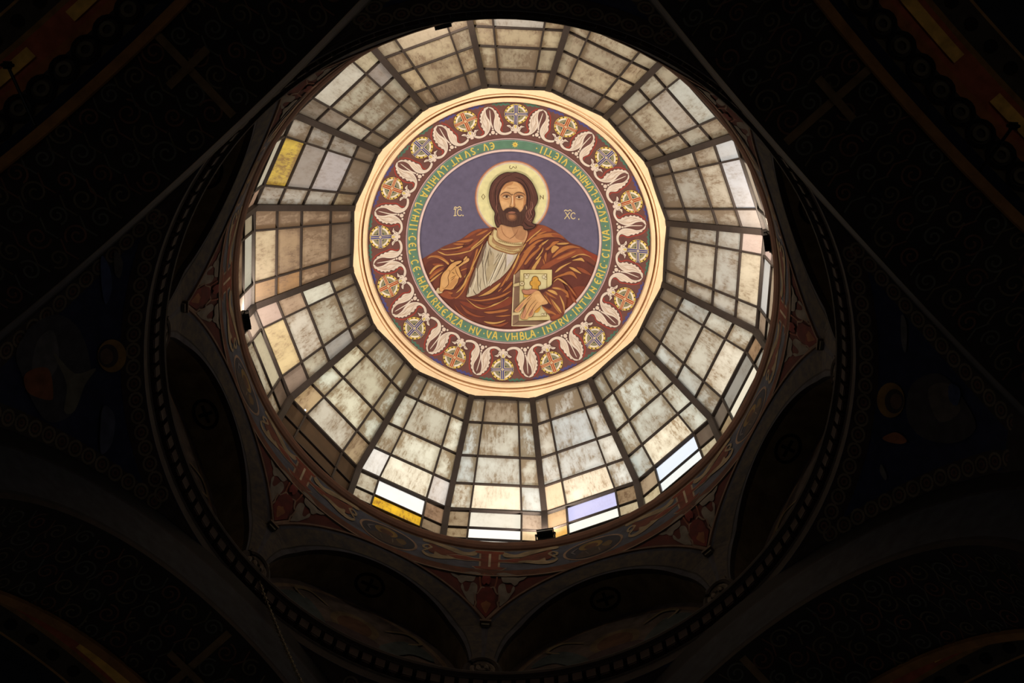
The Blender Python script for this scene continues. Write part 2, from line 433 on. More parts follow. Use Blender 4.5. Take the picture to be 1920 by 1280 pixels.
def pane_for(r, c):
    if (r, c) not in pane_mesh:
        a, b = ROWS[r], ROWS[r + 1]; mb = MB()
        g = []
        for j in range(3):
            q = lerp2(a, b, j / 2)
            g.append([facet_pt(COLS[c] + (COLS[c + 1] - COLS[c]) * i / 2, q[0], q[1]) for i in range(3)])
        for j in range(2): mb.strip(g[j], g[j + 1])
        me = mb.mesh('glass_pane'); me.materials.append(M['glass']); pane_mesh[(r, c)] = me
        wd = (COLS[c + 1] - COLS[c]) * (a[0] + b[0]) / 2 * HS; ht = math.hypot(a[0] - b[0], a[1] - b[1])
        at = me.attributes.new('edge', 'FLOAT_VECTOR', 'POINT')        # metres from the pane's four sides
        k = 0
        for jj in range(2):
            for rowv in (jj, jj + 1):
                for ii in range(3):
                    at.data[k].vector = ((ii / 2 - .5) * wd, (rowv / 2 - .5) * ht, 0); k += 1
        sz = me.attributes.new('size', 'FLOAT_VECTOR', 'POINT')
        for q in sz.data: q.vector = (wd / 2, ht / 2, 0)
    return pane_mesh[(r, c)]
# one pane of the lower left window has a small hole: built with a gap in its corner
def holed_pane(r, c):
    a, b = ROWS[r], ROWS[r + 1]; mb = MB()
    us = [0, .78, .87, 1]; vs = [0, .80, .875, 1]
    P = [[facet_pt(COLS[c] + (COLS[c + 1] - COLS[c]) * u, *lerp2(a, b, v)) for u in us] for v in vs]
    for j in range(3):
        for i in range(3):
            if (i, j) == (1, 1): continue
            mb.add([P[j][i], P[j][i + 1], P[j + 1][i + 1], P[j + 1][i]], [(0, 1, 2, 3)])
    me = mb.mesh('glass_pane'); me.materials.append(M['glass'])
    sz = me.attributes.new('size', 'FLOAT_VECTOR', 'POINT')
    for q in sz.data: q.vector = (1, 1, 0)
    return me

board_mesh = {}
def board_for(r, c):
    if (r, c) not in board_mesh:
        me = pane_for(r, c).copy(); me.materials.clear(); me.materials.append(M['board']); board_mesh[(r, c)] = me
    return board_mesh[(r, c)]
NRM = Vector((0, BEND[1] - TOP[1], -(BEND[0] - TOP[0]) * HC)).normalized() * -1
BARIN = 0.02
def bar_meshes():
    out = {}
    def inn(p, up): 
        n = Vector((0, -1, 0)) if not up else Vector((0, -(TOP[1] - BEND[1]), -(BEND[0] - TOP[0]) * HC)).normalized()
        return p + n * BARIN
    for c in (1, 2):
        mb = MB(); mb.bar(inn(facet_pt(COLS[c], *TOP), 1), inn(facet_pt(COLS[c], *BEND), 1), 0.038, 0.05, (0, 1, .5)); out['v%d' % c] = mb
        mb = MB(); mb.bar(inn(facet_pt(COLS[c], *BEND), 0), inn(facet_pt(COLS[c], *FOOT), 0), 0.038, 0.05, (0, 1, 0)); out['w%d' % c] = mb
    for r in (1, 2, 3):
        mb = MB(); mb.bar(inn(facet_pt(-1, *ROWS[r]), 1), inn(facet_pt(1, *ROWS[r]), 1), 0.036, 0.05, (0, 1, .5)); out['h%d' % r] = mb
    for r in (5, 6):
        mb = MB(); mb.bar(inn(facet_pt(-1, *ROWS[r]), 0), inn(facet_pt(1, *ROWS[r]), 0), 0.035, 0.05, (0, 1, 0)); out['g%d' % r] = mb
    mb = MB(); mb.bar(inn(facet_pt(-1, *ROWS[4]), 0), inn(facet_pt(1, *ROWS[4]), 0), 0.085, 0.09, (0, 1, 0)); out['heavy'] = mb
    mb = MB(); mb.bar(inn(facet_pt(-1, *TOP), 1), inn(facet_pt(1, *TOP), 1), 0.07, 0.09, (0, 1, .5)); out['top'] = mb
    res = {}
    for k, mb in out.items():
        me = mb.mesh('glazing_bar'); me.materials.append(M['steel']); res[k] = me
    return res
BARS = bar_meshes()
SIDE = ['facing the viewer across the dome', 'one right of the far window', 'far right above the sky-blue pane', 'right above the pale grey lower pane', 'right beside the right-hand floodlight',
        'upper right', 'upper right with the clear pale corner pane', 'near right', 'nearest the viewer', 'near left beside the top floodlight', 'upper left', 'left with the yellow pane', 'left and brownest of all', 'lower left beside the left-hand floodlight', 'lower left with boarded lower panes', 'far left above the amber pane']
for j in range(NF):
    az = j * 2 * math.pi / NF
    root = empty('window_%d' % (j + 1), rz=-az)
    tag(root, 'tapering leaded dome window, ' + SIDE[j], kind='structure')
    rr = random.Random(100 + j)
    for r in range(7):
        for c in range(3):
            me = holed_pane(r, c) if (j, r, c) == (14, 3, 0) else pane_for(r, c)
            o = bpy.data.objects.new('glass_pane', me); COL.objects.link(o); o.parent = root
            if j == 14 and r >= 4:
                o.data = board_for(r, c); o.name = 'board'
            if (j, r, c) in SPECIAL:
                t, d = SPECIAL[(j, r, c)]
                l = lin(t)
            else:
                t = TINT[j]; d = DIRT[j] * rr.uniform(.7, 1.2); f = rr.uniform(.72, 1.15); wv = rr.uniform(-.07, .07)
                if r == 0: d *= 1.35; f *= .8
                l = lin(t); l = (l[0] * f * (1 + wv), l[1] * f, l[2] * f * (1 - 1.3 * wv))
            o.color = (min(l[0], 1), min(l[1], 1), min(l[2], 1), d)
    for k, me in BARS.items():
        nm = 'cross_bar' if k in ('heavy', 'top') else 'glazing_bar'
        o = bpy.data.objects.new(nm, me); COL.objects.link(o); o.parent = root

frame_root = tag(empty('trim_1'), 'sixteen dark steel ribs of the glass dome', kind='structure')
rb = MB()
def rib_pt(rc, z, off=0.045): return Vector((0, rc - off, z))
a, b_, c_ = rib_pt(TOP[0] + .02, TOP[1]), rib_pt(*BEND), rib_pt(*FOOT)
rb.bar(a, b_, 0.125, 0.13, (0, 1, .5)); rb.bar(b_ + Vector((0, 0, .05)), c_, 0.125, 0.13, (0, 1, 0))
rib_me = rb.mesh('rib'); rib_me.materials.append(M['steel'])
for j in range(NF):
    o = bpy.data.objects.new('rib', rib_me); COL.objects.link(o); o.parent = frame_root
    o.rotation_euler.z = -(j + 0.5) * 2 * math.pi / NF

# lid above the painted cap so that daylight enters by the glass alone
lathe('roof_lantern', [(3.62, 33.40), (3.75, 33.7), (3.0, 34.6), (0.01, 35.2)], M['roof'], 32, label='metal cap closing the crown of the dome')

# ------------------------------------------------------------------ painted medallion at the crown
med = tag(empty('ceiling_medallion', (0, 0, 0)), 'round painted ceiling medallion of a haloed bearded man holding a book', 'mural')
# moulding: round inside, sixteen-sided outside
mo = MB(); mo.smooth = False
PROF = [(0.0, 33.66), (0.05, 33.50), (.16, 33.47), (.24, 33.475), (.27, 33.66), (.32, 33.66), (.35, 33.47), (.43, 33.455), (.45, 33.50), (.47, 33.50), (.49, 33.45), (.62, 33.44), (.80, 33.41), (1.0, 33.40), (1.0, 33.55)]
NA = 192
rings = []
for s, z in PROF:
    g = []
    for k in range(NA):
        az = 2 * math.pi * k / NA
        am = (az + math.pi / 16) % (math.pi / 8) - math.pi / 16
        rp = 3.50 * HC / math.cos(am); rc = 3.10
        # round mouldings inside, facets only in the outer third
        rr_ = rc + (3.40 - rc) * min(s / .72, 1.0) if s < .72 else 3.40 + (rp - 3.40) * (s - .72) / .28
        g.append(polar(az, rr_, z))
    rings.append(g)
for i in range(len(rings) - 1): mo.strip(rings[i], rings[i + 1], closed=True)
mo.build('moulding', M['cream'], med)

CXP, CYP = 957.0, 449.5      # centre of the painted disc, traced
def cap_pol(r, az, o):
    return Vector((r * math.sin(az), r * math.cos(az), cap_z(r * r) - o))
def annulus(mb, r0, r1, o, col, n=192, parts=6):
    for i in range(parts):
        a, b = r0 + (r1 - r0) * i / parts, r0 + (r1 - r0) * (i + 1) / parts
        mb.strip([cap_pol(a, 2 * math.pi * k / n, o) for k in range(n)], [cap_pol(b, 2 * math.pi * k / n, o) for k in range(n)], col, True)
def wc(c):
    l = lin(c); return tuple(min(.92, l[i] / WARM[i]) for i in range(3))
mb = MB(); annulus(mb, 0.0, 2.12, 0.0, wc((108, 97, 112)), n=192, parts=40)
portrait = mb.build('portrait', M['paint'], med)

# --- figure
ON = on_cap
fF = frame(780, 280, 3.657, ON); fG = frame(880, 290, 8.0, ON)
fA = frame(780, 410, 10.667, ON); fC = frame(950, 410, 10.667, ON); fD = frame(950, 500, 10.667, ON)
STEP = 0.0004
class Fig(Painter):
    pass
def fig(mp, scale, base): return Painter(mp, 6.0 * scale, STEP, base, WARM)

# halo
p = fig(fG, 8, 0.0015)
p.ell(645, 647, 562, 562, (186, 118, 84), 64); p.ell(645, 647, 545, 545, (224, 178, 136), 64)
p.ell(645, 647, 528, 528, (214, 200, 180), 64); p.ell(645, 647, 518, 518, (242, 226, 156), 64)
K = (112, 84, 44)
p.line([(208, 590), (236, 630), (208, 670), (184, 630), (208, 590)], 11, K, False, False)
p.line([(1064, 605), (1064, 668)], 11, K, False, False); p.line([(1110, 605), (1110, 668)], 11, K, False, False)
p.line([(1060, 612), (1112, 660)], 8, K, False, False)
p.line([(615, 160), (604, 182), (612, 206), (636, 206), (650, 184), (664, 178), (676, 196), (698, 200), (706, 186), (698, 168)], 9, K, True, False)
p.take().build('halo', M['paint'], portrait)

# robe
GOLD, ORG, RED, BASE, DRK = (214, 158, 86), (184, 112, 60), (152, 80, 50), (124, 66, 48), (92, 50, 44)
p = fig(fF, 3.657, 0.0045)
p.poly([(545, 535), (500, 538), (440, 545), (380, 565), (300, 620), (200, 660), (110, 710), (40, 752), (-6, 790), (40, 930), (130, 1065), (270, 1180), (430, 1245), (640, 1272),
        (850, 1240), (1000, 1170), (1130, 1080), (1220, 950), (1282, 800), (1268, 775), (1200, 710), (1130, 665), (1060, 640), (1000, 590), (930, 545), (870, 520), (800, 512), (740, 560), (650, 600)], BASE)
# broad darker hollows
for q in ([(60, 800), (150, 740), (260, 730), (330, 760), (250, 800), (150, 860), (100, 940)],
          [(160, 1010), (330, 1030), (520, 1000), (660, 900), (660, 1100), (640, 1260), (430, 1240), (270, 1170)],
          [(930, 720), (1060, 700), (1200, 790), (1230, 900), (1150, 1000), (1000, 960), (930, 850)],
          [(760, 640), (860, 600), (1000, 640), (900, 720), (800, 800), (740, 810)],
          [(440, 620), (500, 590), (480, 660), (420, 760), (380, 860), (340, 830), (380, 720)]):
    p.poly(q, (108, 56, 44))
for q in ([(300, 1040), (420, 1060), (560, 1040), (660, 1010), (650, 1060), (520, 1100), (380, 1090)], [(1000, 1000), (1100, 940), (1180, 960), (1080, 1080), (980, 1140), (950, 1080)]):
    p.poly(q, (136, 66, 44))
base_o = p.o
robe = p.take()
p = fig(fA, 10.667, base_o)
AL = [(RED, [(960, 385), (1050, 310), (1150, 250), (1250, 205), (1330, 215), (1230, 265), (1120, 325), (1030, 375)]),
      (ORG, [(1200, 335), (1280, 280), (1360, 240), (1440, 222), (1380, 270), (1290, 315)]),
      (RED, [(820, 560), (990, 580), (1080, 530), (1170, 460), (1260, 400), (1210, 485), (1110, 570), (1000, 610), (860, 615)]),
      (GOLD, [(480, 600), (560, 606), (700, 592), (820, 570), (930, 545), (920, 566), (820, 592), (650, 612), (560, 620)]),
      (GOLD, [(430, 650), (520, 675), (590, 708), (680, 708), (850, 685), (1060, 638), (1070, 652), (880, 705), (700, 726), (590, 727), (500, 695)]),
      (ORG, [(800, 460), (900, 438), (1000, 420), (1145, 402), (1080, 450), (980, 472), (900, 468)]),
      (ORG, [(740, 500), (850, 490), (990, 502), (940, 520), (820, 522)]),
      (RED, [(620, 650), (780, 640), (1050, 610), (980, 640), (800, 665)]),
      (GOLD, [(1100, 590), (1180, 515), (1280, 432), (1380, 345), (1505, 245), (1490, 280), (1350, 408), (1230, 508), (1120, 595)]),
      (GOLD, [(1060, 640), (1180, 560), (1300, 470), (1370, 400), (1300, 490), (1180, 580), (1080, 650)]),
      (ORG, [(215, 795), (260, 765), (330, 758), (400, 768), (480, 795), (560, 845), (640, 918), (662, 885), (600, 820), (530, 768), (440, 735), (350, 730), (270, 745)]),
      (GOLD, [(220, 800), (300, 765), (400, 772), (500, 812), (590, 870), (640, 915), (655, 890), (570, 830), (470, 790), (370, 760), (290, 755)]),
      (GOLD, [(680, 805), (720, 825), (765, 838), (715, 862)]),
      (RED, [(330, 900), (420, 890), (560, 900), (470, 930), (380, 940)]),
      (GOLD, [(265, 1095), (320, 1010), (380, 950), (450, 920), (560, 930), (470, 948), (400, 988), (340, 1045), (290, 1105)]),
      (RED, [(260, 1190), (320, 1080), (420, 1010), (570, 960), (450, 1040), (350, 1120), (290, 1200)]),
      (ORG, [(285, 1180), (340, 1110), (420, 1050), (560, 988), (460, 1062), (380, 1125), (300, 1195)]),
      (GOLD, [(270, 1255), (340, 1190), (420, 1130), (540, 1055), (430, 1155), (340, 1235), (290, 1262)]),
      (ORG, [(1085, 1005), (1120, 890), (1170, 750), (1205, 620), (1245, 605), (1205, 740), (1155, 870), (1110, 995)]),
      (GOLD, [(1140, 890), (1190, 800), (1240, 690), (1290, 590), (1335, 495), (1310, 590), (1260, 700), (1200, 830), (1140, 965), (1090, 1085), (1010, 1215), (950, 1300), (1000, 1180), (1075, 1050)]),
      (ORG, [(900, 1020), (1005, 985), (1010, 1000), (910, 1040)]), (GOLD, [(970, 1150), (1030, 1080), (1020, 1130), (980, 1185)]),
      (ORG, [(1165, 960), (1125, 1060), (1060, 1210), (1000, 1360), (920, 1490), (830, 1580), (770, 1590), (860, 1520), (930, 1420), (990, 1290), (1060, 1140), (1110, 1020)]),
      (RED, [(480, 1520), (560, 1460), (650, 1440), (740, 1480), (700, 1520), (720, 1560), (800, 1560), (720, 1605), (600, 1585)]),
      (GOLD, [(800, 1480), (880, 1390), (950, 1290), (1020, 1170), (1040, 1150), (990, 1290), (900, 1415)]),
      (ORG, [(640, 1470), (740, 1478), (700, 1500)]),
      (GOLD, [(1235, 1560), (1350, 1500), (1480, 1420), (1690, 1275), (1620, 1382), (1500, 1482), (1380, 1535)]),
      (ORG, [(1060, 1605), (1250, 1620), (1420, 1600), (1600, 1560), (1760, 1500), (1905, 1435), (1780, 1532), (1620, 1595), (1420, 1632), (1250, 1645)]),
      (GOLD, [(1005, 1598), (1100, 1668), (1200, 1738), (1330, 1783), (1450, 1758), (1600, 1678), (1750, 1605), (1865, 1558), (1700, 1665), (1560, 1735), (1420, 1778), (1320, 1798), (1180, 1752)]),
      (RED, [(890, 1710), (1000, 1805), (1120, 1885), (1250, 1935), (1390, 1950), (1250, 1965), (1100, 1925), (980, 1855)]),
      (RED, [(760, 1700), (860, 1830), (1000, 1950), (1180, 2040), (1000, 1980), (860, 1880)]),
      (ORG, [(1360, 1858), (1550, 1845), (1700, 1818), (1850, 1808), (1780, 1850), (1600, 1882), (1450, 1892)]),
      (GOLD, [(1355, 2048), (1450, 2055), (1580, 2065), (1700, 2045), (1795, 2018), (1700, 2072), (1560, 2102), (1450, 2092)]),
      (ORG, [(1590, 1945), (1720, 1928), (1905, 1918), (1750, 1955)]),
      (ORG, [(1640, 1450), (1700, 1335), (1780, 1195), (1900, 1005), (1925, 1015), (1840, 1165), (1750, 1315), (1690, 1425)]),
      (ORG, [(1725, 1465), (1820, 1360), (1915, 1255), (1920, 1305), (1850, 1385)]), (RED, [(1500, 2120), (1650, 2110), (1850, 2060), (1700, 2150)])]
for c, q in AL: p.poly(q, c)
for q, wd in (([(1000, 1560), (1200, 1570), (1500, 1500), (1720, 1360), (1920, 1200)], 26), ([(560, 640), (760, 640), (1000, 560)], 12), ([(640, 930), (590, 1010), (520, 1100)], 30),
              ([(1000, 480), (940, 540), (1060, 520), (1150, 430)], 14), ([(1050, 1000), (1000, 1150), (900, 1300), (760, 1420)], 26), ([(1200, 1660), (1400, 1720), (1700, 1640), (1900, 1500)], 18)):
    p.line(q, wd, DRK)
bo2 = p.o
m2 = p.take(); robe.add(m2.v, [], None); off = len(robe.v) - len(m2.v)
for f, c in zip(m2.f, m2.c): robe.f.append(tuple(off + i for i in f)); robe.c.append(c)
p = fig(fC, 10.667, base_o)
CL = [(RED, [(450, 300), (520, 200), (600, 145), (700, 125), (800, 155), (900, 240), (760, 255), (640, 250), (540, 335), (440, 435), (380, 480)]),
      (GOLD, [(380, 470), (450, 398), (560, 300), (660, 222), (705, 188), (640, 265), (540, 345), (440, 438)]),
      (ORG, [(590, 330), (680, 270), (800, 250), (720, 290), (640, 330)]),
      (ORG, [(500, 400), (620, 338), (760, 298), (900, 283), (1050, 308), (1150, 385), (1000, 372), (850, 362), (700, 382), (560, 435), (440, 512)]),
      (RED, [(900, 300), (1050, 315), (1160, 395), (1050, 380), (930, 350)]),
      (ORG, [(335, 685), (400, 600), (500, 510), (620, 430), (735, 418), (620, 475), (520, 558), (420, 648)]),
      (GOLD, [(640, 555), (720, 480), (840, 412), (780, 475), (700, 535)]),
      (ORG, [(230, 930), (290, 800), (360, 680), (440, 600), (585, 528), (480, 645), (380, 795), (300, 925), (180, 1085), (145, 1105)]),
      (GOLD, [(0, 1180), (100, 1000), (180, 830), (260, 650), (330, 540), (392, 488), (330, 605), (260, 735), (190, 895), (110, 1045), (0, 1235)]),
      (ORG, [(350, 900), (430, 780), (520, 680), (640, 580), (722, 448), (690, 565), (590, 685), (480, 795), (390, 905)]),
      (GOLD, [(575, 805), (640, 720), (700, 640), (732, 568), (722, 645), (670, 725), (610, 805)]),
      (GOLD, [(495, 1010), (560, 900), (620, 820), (692, 745), (650, 855), (600, 935), (560, 1015)]),
      (ORG, [(775, 605), (860, 540), (930, 460), (1050, 448), (980, 505), (900, 555), (820, 625)]),
      (GOLD, [(1000, 498), (1100, 478), (1245, 483), (1180, 512), (1050, 514)]),
      (GOLD, [(890, 620), (915, 560), (960, 532), (1045, 568), (1000, 620), (945, 668), (905, 682)]),
      (ORG, [(910, 775), (960, 700), (1040, 620), (1130, 560), (1250, 528), (1350, 540), (1480, 585), (1360, 578), (1240, 600), (1140, 648), (1040, 695), (960, 755)]),
      (RED, [(690, 960), (850, 855), (1000, 775), (1200, 675), (1400, 605), (1550, 612), (1750, 705), (1890, 790), (1860, 910), (1700, 800), (1580, 715), (1450, 705), (1250, 770), (1000, 890), (850, 975), (700, 1010)]),
      ((150, 66, 44), [(1500, 600), (1700, 680), (1890, 790), (1860, 900), (1700, 780), (1560, 690)]),
      (ORG, [(1000, 800), (1200, 700), (1380, 640), (1300, 700), (1100, 790)]),
      (GOLD, [(1290, 775), (1400, 720), (1520, 698), (1600, 720), (1700, 770), (1580, 730), (1450, 722), (1360, 765)]),
      (GOLD, [(1310, 832), (1400, 798), (1500, 780), (1555, 855), (1480, 832), (1400, 832)]),
      (GOLD, [(965, 1065), (1050, 975), (1160, 915), (1295, 865), (1200, 922), (1100, 985), (1010, 1055)]),
      (GOLD, [(1245, 965), (1330, 975), (1420, 1028), (1490, 1095), (1400, 1062), (1320, 1024)]),
      (RED, [(1400, 960), (1560, 1010), (1700, 1130), (1600, 1100), (1480, 1050)]),
      (ORG, [(935, 1195), (1020, 1135), (1140, 1090), (1240, 1050), (1330, 1065), (1410, 1195), (1330, 1135), (1250, 1112), (1130, 1135), (1030, 1168)]),
      (ORG, [(745, 910), (720, 800), (760, 870)]), (ORG, [(750, 760), (770, 690), (795, 670), (800, 740), (780, 860)])]
for c, q in CL: p.poly(q, c)
for q, wd in (([(600, 540), (780, 420), (900, 385), (1050, 390), (1200, 460)], 26), ([(800, 700), (830, 640), (880, 580)], 24), ([(700, 600), (640, 700), (540, 830)], 16), ([(420, 1000), (520, 850), (640, 720)], 20),
              ([(1000, 960), (1150, 860), (1320, 800), (1500, 760)], 24), ([(1060, 540), (1180, 520), (1300, 520)], 18), ([(1600, 860), (1750, 960), (1800, 1050)], 30), ([(250, 740), (300, 660), (380, 560)], 14)):
    p.line(q, wd, DRK)
m2 = p.take(); off = len(robe.v); robe.v += m2.v
for f, c in zip(m2.f, m2.c): robe.f.append(tuple(off + i for i in f)); robe.c.append(c)
robe.build('robe', M['paint'], portrait)
RO = base_o + STEP * 60

# tunic and neck
p = fig(fF, 3.657, RO)
p.poly([(565, 500), (558, 570), (560, 620), (600, 645), (660, 652), (735, 645), (765, 580), (750, 530), (730, 500)], (214, 158, 106))
p.poly([(655, 520), (700, 530), (745, 520), (758, 570), (735, 620), (690, 610), (668, 570)], (186, 132, 88))
p.line([(640, 612), (652, 606), (668, 596), (690, 570), (700, 545)], 6, (150, 100, 66)); p.line([(585, 520), (592, 560), (612, 590), (640, 608)], 5, (170, 112, 72))
p.poly([(512, 600), (482, 650), (447, 720), (417, 830), (382, 920), (346, 1002), (380, 1004), (430, 985), (452, 965), (560, 895), (622, 838), (664, 778), (702, 705), (734, 655), (640, 700), (560, 680), (520, 640)], (204, 184, 146))
tun_o = p.o
tun = p.take()
p = fig(fA, 10.667, tun_o)
p.poly([(1290, 700), (1345, 560), (1430, 440), (1390, 600), (1330, 800), (1255, 960), (1160, 1200), (1060, 1450), (1010, 1530), (1070, 1300), (1180, 1000)], (128, 100, 78))
p.poly([(1480, 640), (1560, 700), (1540, 900), (1440, 960), (1430, 780)], (186, 164, 124))
p.poly([(1420, 980), (1560, 900), (1640, 860), (1540, 1100), (1470, 1260), (1400, 1180)], (190, 168, 126))
p.poly([(1830, 700), (1925, 660), (1940, 800), (1850, 900), (1810, 960)], (216, 198, 176))
CR, LN = (236, 218, 180), (92, 74, 58)
for q, wd, c in (([(1760, 670), (1700, 800), (1600, 1010), (1520, 1200), (1440, 1340)], 34, CR), ([(1430, 440), (1410, 560), (1370, 720), (1350, 900)], 26, CR), ([(1210, 980), (1190, 1200), (1120, 1440)], 22, CR), ([(1560, 1010), (1500, 1160), (1420, 1320)], 14, CR),
                 ([(1390, 900), (1380, 1100), (1400, 1380)], 20, CR), ([(1080, 1360), (1075, 1520)], 24, CR), ([(1250, 1330), (1290, 1440)], 22, CR), ([(1780, 860), (1720, 1060), (1670, 1200)], 14, CR), ([(1640, 1060), (1560, 1230), (1480, 1340)], 16, CR),
                 ([(1410, 450), (1400, 600), (1360, 800), (1330, 950)], 10, LN), ([(1480, 570), (1430, 760), (1385, 950), (1400, 1160), (1430, 1320)], 11, LN), ([(1482, 585), (1510, 720)], 10, LN), ([(1735, 680), (1680, 800), (1590, 1000), (1460, 1300)], 11, LN),
                 ([(1805, 690), (1745, 860), (1650, 1060), (1560, 1230)], 11, LN), ([(1228, 980), (1235, 1250), (1250, 1440)], 12, LN), ([(1345, 600), (1325, 800), (1345, 1000), (1350, 1200), (1400, 1380)], 10, LN), ([(1055, 1380), (1060, 1500)], 9, LN),
                 ([(1140, 1400), (1180, 1480), (1230, 1520)], 12, LN), ([(1700, 690), (1620, 820), (1560, 930)], 6, LN), ([(1660, 680), (1600, 780)], 6, LN), ([(1460, 640), (1440, 800), (1460, 940)], 7, LN), ([(1780, 720), (1800, 900), (1760, 1060)], 8, LN), ([(1300, 1180), (1280, 1330), (1300, 1450)], 8, LN)):
    p.line(q, wd, c)
m2 = p.take(); off = len(tun.v); tun.v += m2.v
for f, c in zip(m2.f, m2.c): tun.f.append(tuple(off + i for i in f)); tun.c.append(c)
tun_o = p.o
p = fig(fF, 3.657, tun_o)
p.poly([(535, 545), (512, 590), (506, 640), (550, 675), (612, 700), (668, 712), (712, 698), (734, 655), (740, 635), (690, 640), (620, 632), (570, 605), (556, 560)], (176, 134, 88))
p.line([(516, 588), (508, 635), (545, 668), (610, 692), (665, 704), (712, 690)], 30, (150, 98, 58), True, False)
p.line([(518, 588), (511, 634), (547, 665), (610, 688), (663, 700), (710, 686)], 22, (208, 180, 118), True, False)
p.line([(545, 552), (540, 595), (562, 625), (620, 648), (680, 655), (728, 648)], 28, (142, 94, 58), True, False)
p.line([(545, 552), (541, 594), (563, 622), (620, 644), (680, 650), (728, 644)], 22, (222, 196, 136), True, False)
for k in range(14):
    t = k / 13; x = 545 + 165 * t; y = 668 + 34 * math.sin(t * 2.0) - 4
    p.line([(x, y + 5), (x + 4, y - 4), (x + 9, y + 2), (x + 7, y + 7)], 3.2, (160, 112, 66), True, False)
for k in range(13):
    t = k / 12; x = 566 + 156 * t; y = 624 + 24 * math.sin(t * 1.8)
    p.line([(x, y + 4), (x + 3, y - 4), (x + 8, y), (x + 5, y + 4)], 2.6, (150, 110, 60), True, False)
m2 = p.take(); off = len(tun.v); tun.v += m2.v
for f, c in zip(m2.f, m2.c): tun.f.append(tuple(off + i for i in f)); tun.c.append(c)
tun.build('tunic', M['paint'], portrait)

# hair, face
p = fig(fG, 8, RO + STEP * 64)
HAIR, HD = (98, 60, 48), (60, 38, 32)
p.poly([(560, 258), (640, 262), (700, 254), (790, 281), (862, 322), (934, 398), (980, 480), (1014, 570), (1032, 650), (1015, 732), (978, 800), (991, 880), (968, 962), (948, 1012), (1005, 1045), (965, 1105), (870, 1130), (815, 1110), (790, 1060), (640, 1080), (480, 1040), (445, 1082), (413, 1082), (382, 1012), (374, 930), (382, 865), (341, 800), (308, 720), (291, 620), (301, 530), (331, 430), (387, 358), (458, 297)], HD)
p.poly([(560, 270), (640, 274), (700, 266), (785, 292), (855, 332), (925, 405), (970, 485), (1004, 575), (1020, 650), (1003, 728), (965, 800), (978, 880), (955, 960), (930, 1020), (985, 1050), (950, 1090), (870, 1110), (825, 1095), (795, 1050), (640, 1070), (480, 1030), (440, 1068), (420, 1066), (394, 1005), (386, 930), (394, 862), (352, 795), (320, 718), (303, 620), (313, 532), (343, 436), (397, 366), (465, 306)], HAIR)
for q, wd, c in (([(640, 290), (540, 330), (440, 430), (390, 560), (400, 720), (430, 860)], 16, HD), ([(690, 330), (800, 380), (880, 500), (910, 640), (900, 760)], 16, HD), ([(600, 380), (510, 440), (450, 540), (425, 660), (430, 760)], 14, HD), ([(720, 390), (810, 450), (860, 560), (872, 700), (850, 840)], 18, HD),
                 ([(780, 320), (890, 430), (950, 570), (970, 680)], 9, (120, 76, 60)), ([(500, 320), (400, 430), (350, 560), (350, 680)], 9, (120, 76, 60)), ([(580, 310), (470, 400), (400, 520)], 8, (120, 76, 60)), ([(940, 700), (950, 780), (915, 850), (945, 930), (885, 990)], 12, (166, 112, 92)), ([(915, 690), (925, 780), (885, 850), (905, 920), (860, 980)], 10, (150, 98, 78)),
                 ([(870, 830), (850, 900), (880, 970), (930, 1000)], 9, (156, 104, 86)), ([(405, 600), (415, 720), (408, 800), (440, 880), (450, 960)], 12, (150, 98, 78)), ([(430, 870), (410, 950), (440, 1030)], 12, HD), ([(960, 820), (940, 900), (950, 980)], 9, HD), ([(820, 1000), (880, 1060), (960, 1070)], 18, HD)):
    p.line(q, wd, c)
p.take().build('hair', M['paint'], portrait)
p = fig(fG, 8, RO + STEP * 84)
SK, SH, HL = (224, 168, 108), (196, 136, 84), (244, 206, 158)
p.poly([(600, 408), (650, 396), (720, 410), (780, 450), (820, 510), (845, 580), (853, 640), (845, 720), (828, 790), (790, 850), (720, 900), (640, 930), (560, 900), (510, 840), (478, 770), (457, 690), (452, 615), (472, 545), (508, 474), (552, 428)], SK)
p.poly([(720, 412), (780, 452), (822, 512), (846, 582), (852, 660), (838, 740), (800, 800), (812, 700), (818, 610), (800, 520), (760, 455)], SH)
p.poly([(540, 440), (600, 410), (660, 402), (640, 440), (560, 470), (500, 530), (505, 480)], SH)
p.poly([(560, 480), (640, 455), (720, 470), (760, 530), (700, 540), (640, 560), (580, 535), (530, 535)], (232, 178, 118))
p.poly([(480, 690), (520, 690), (590, 720), (600, 770), (550, 795), (510, 800), (485, 750)], (232, 178, 118)); p.poly([(690, 700), (760, 690), (810, 700), (800, 770), (750, 800), (700, 770)], (230, 174, 112))
p.poly([(436, 735), (452, 750), (456, 790), (444, 800), (432, 772)], (226, 176, 128)); p.poly([(846, 750), (862, 780), (860, 812), (846, 830), (836, 790)], (226, 176, 128))
# eyes
EW, ED, IR = (222, 184, 136), (74, 48, 38), (92, 58, 40)
p.poly([(470, 600), (520, 575), (580, 572), (625, 600), (615, 640), (560, 668), (505, 655), (478, 630)], (206, 148, 94)); p.poly([(672, 602), (720, 575), (785, 572), (835, 602), (820, 640), (755, 672), (700, 655), (680, 630)], (200, 142, 90))
p.poly([(504, 624), (540, 609), (590, 613), (614, 630), (565, 643), (525, 640)], EW); p.ell(560, 625, 21, 15, IR); p.ell(560, 625, 9, 9, (40, 26, 22))
p.poly([(496, 620), (540, 596), (592, 602), (620, 630), (590, 615), (545, 610), (512, 622)], (96, 62, 46)); p.line([(508, 645), (552, 662), (602, 648)], 6, (150, 98, 62)); p.line([(500, 600), (545, 582), (604, 592)], 6, (170, 112, 72))
p.line([(466, 606), (500, 574), (550, 557), (602, 570), (634, 602)], 12, (92, 60, 46))
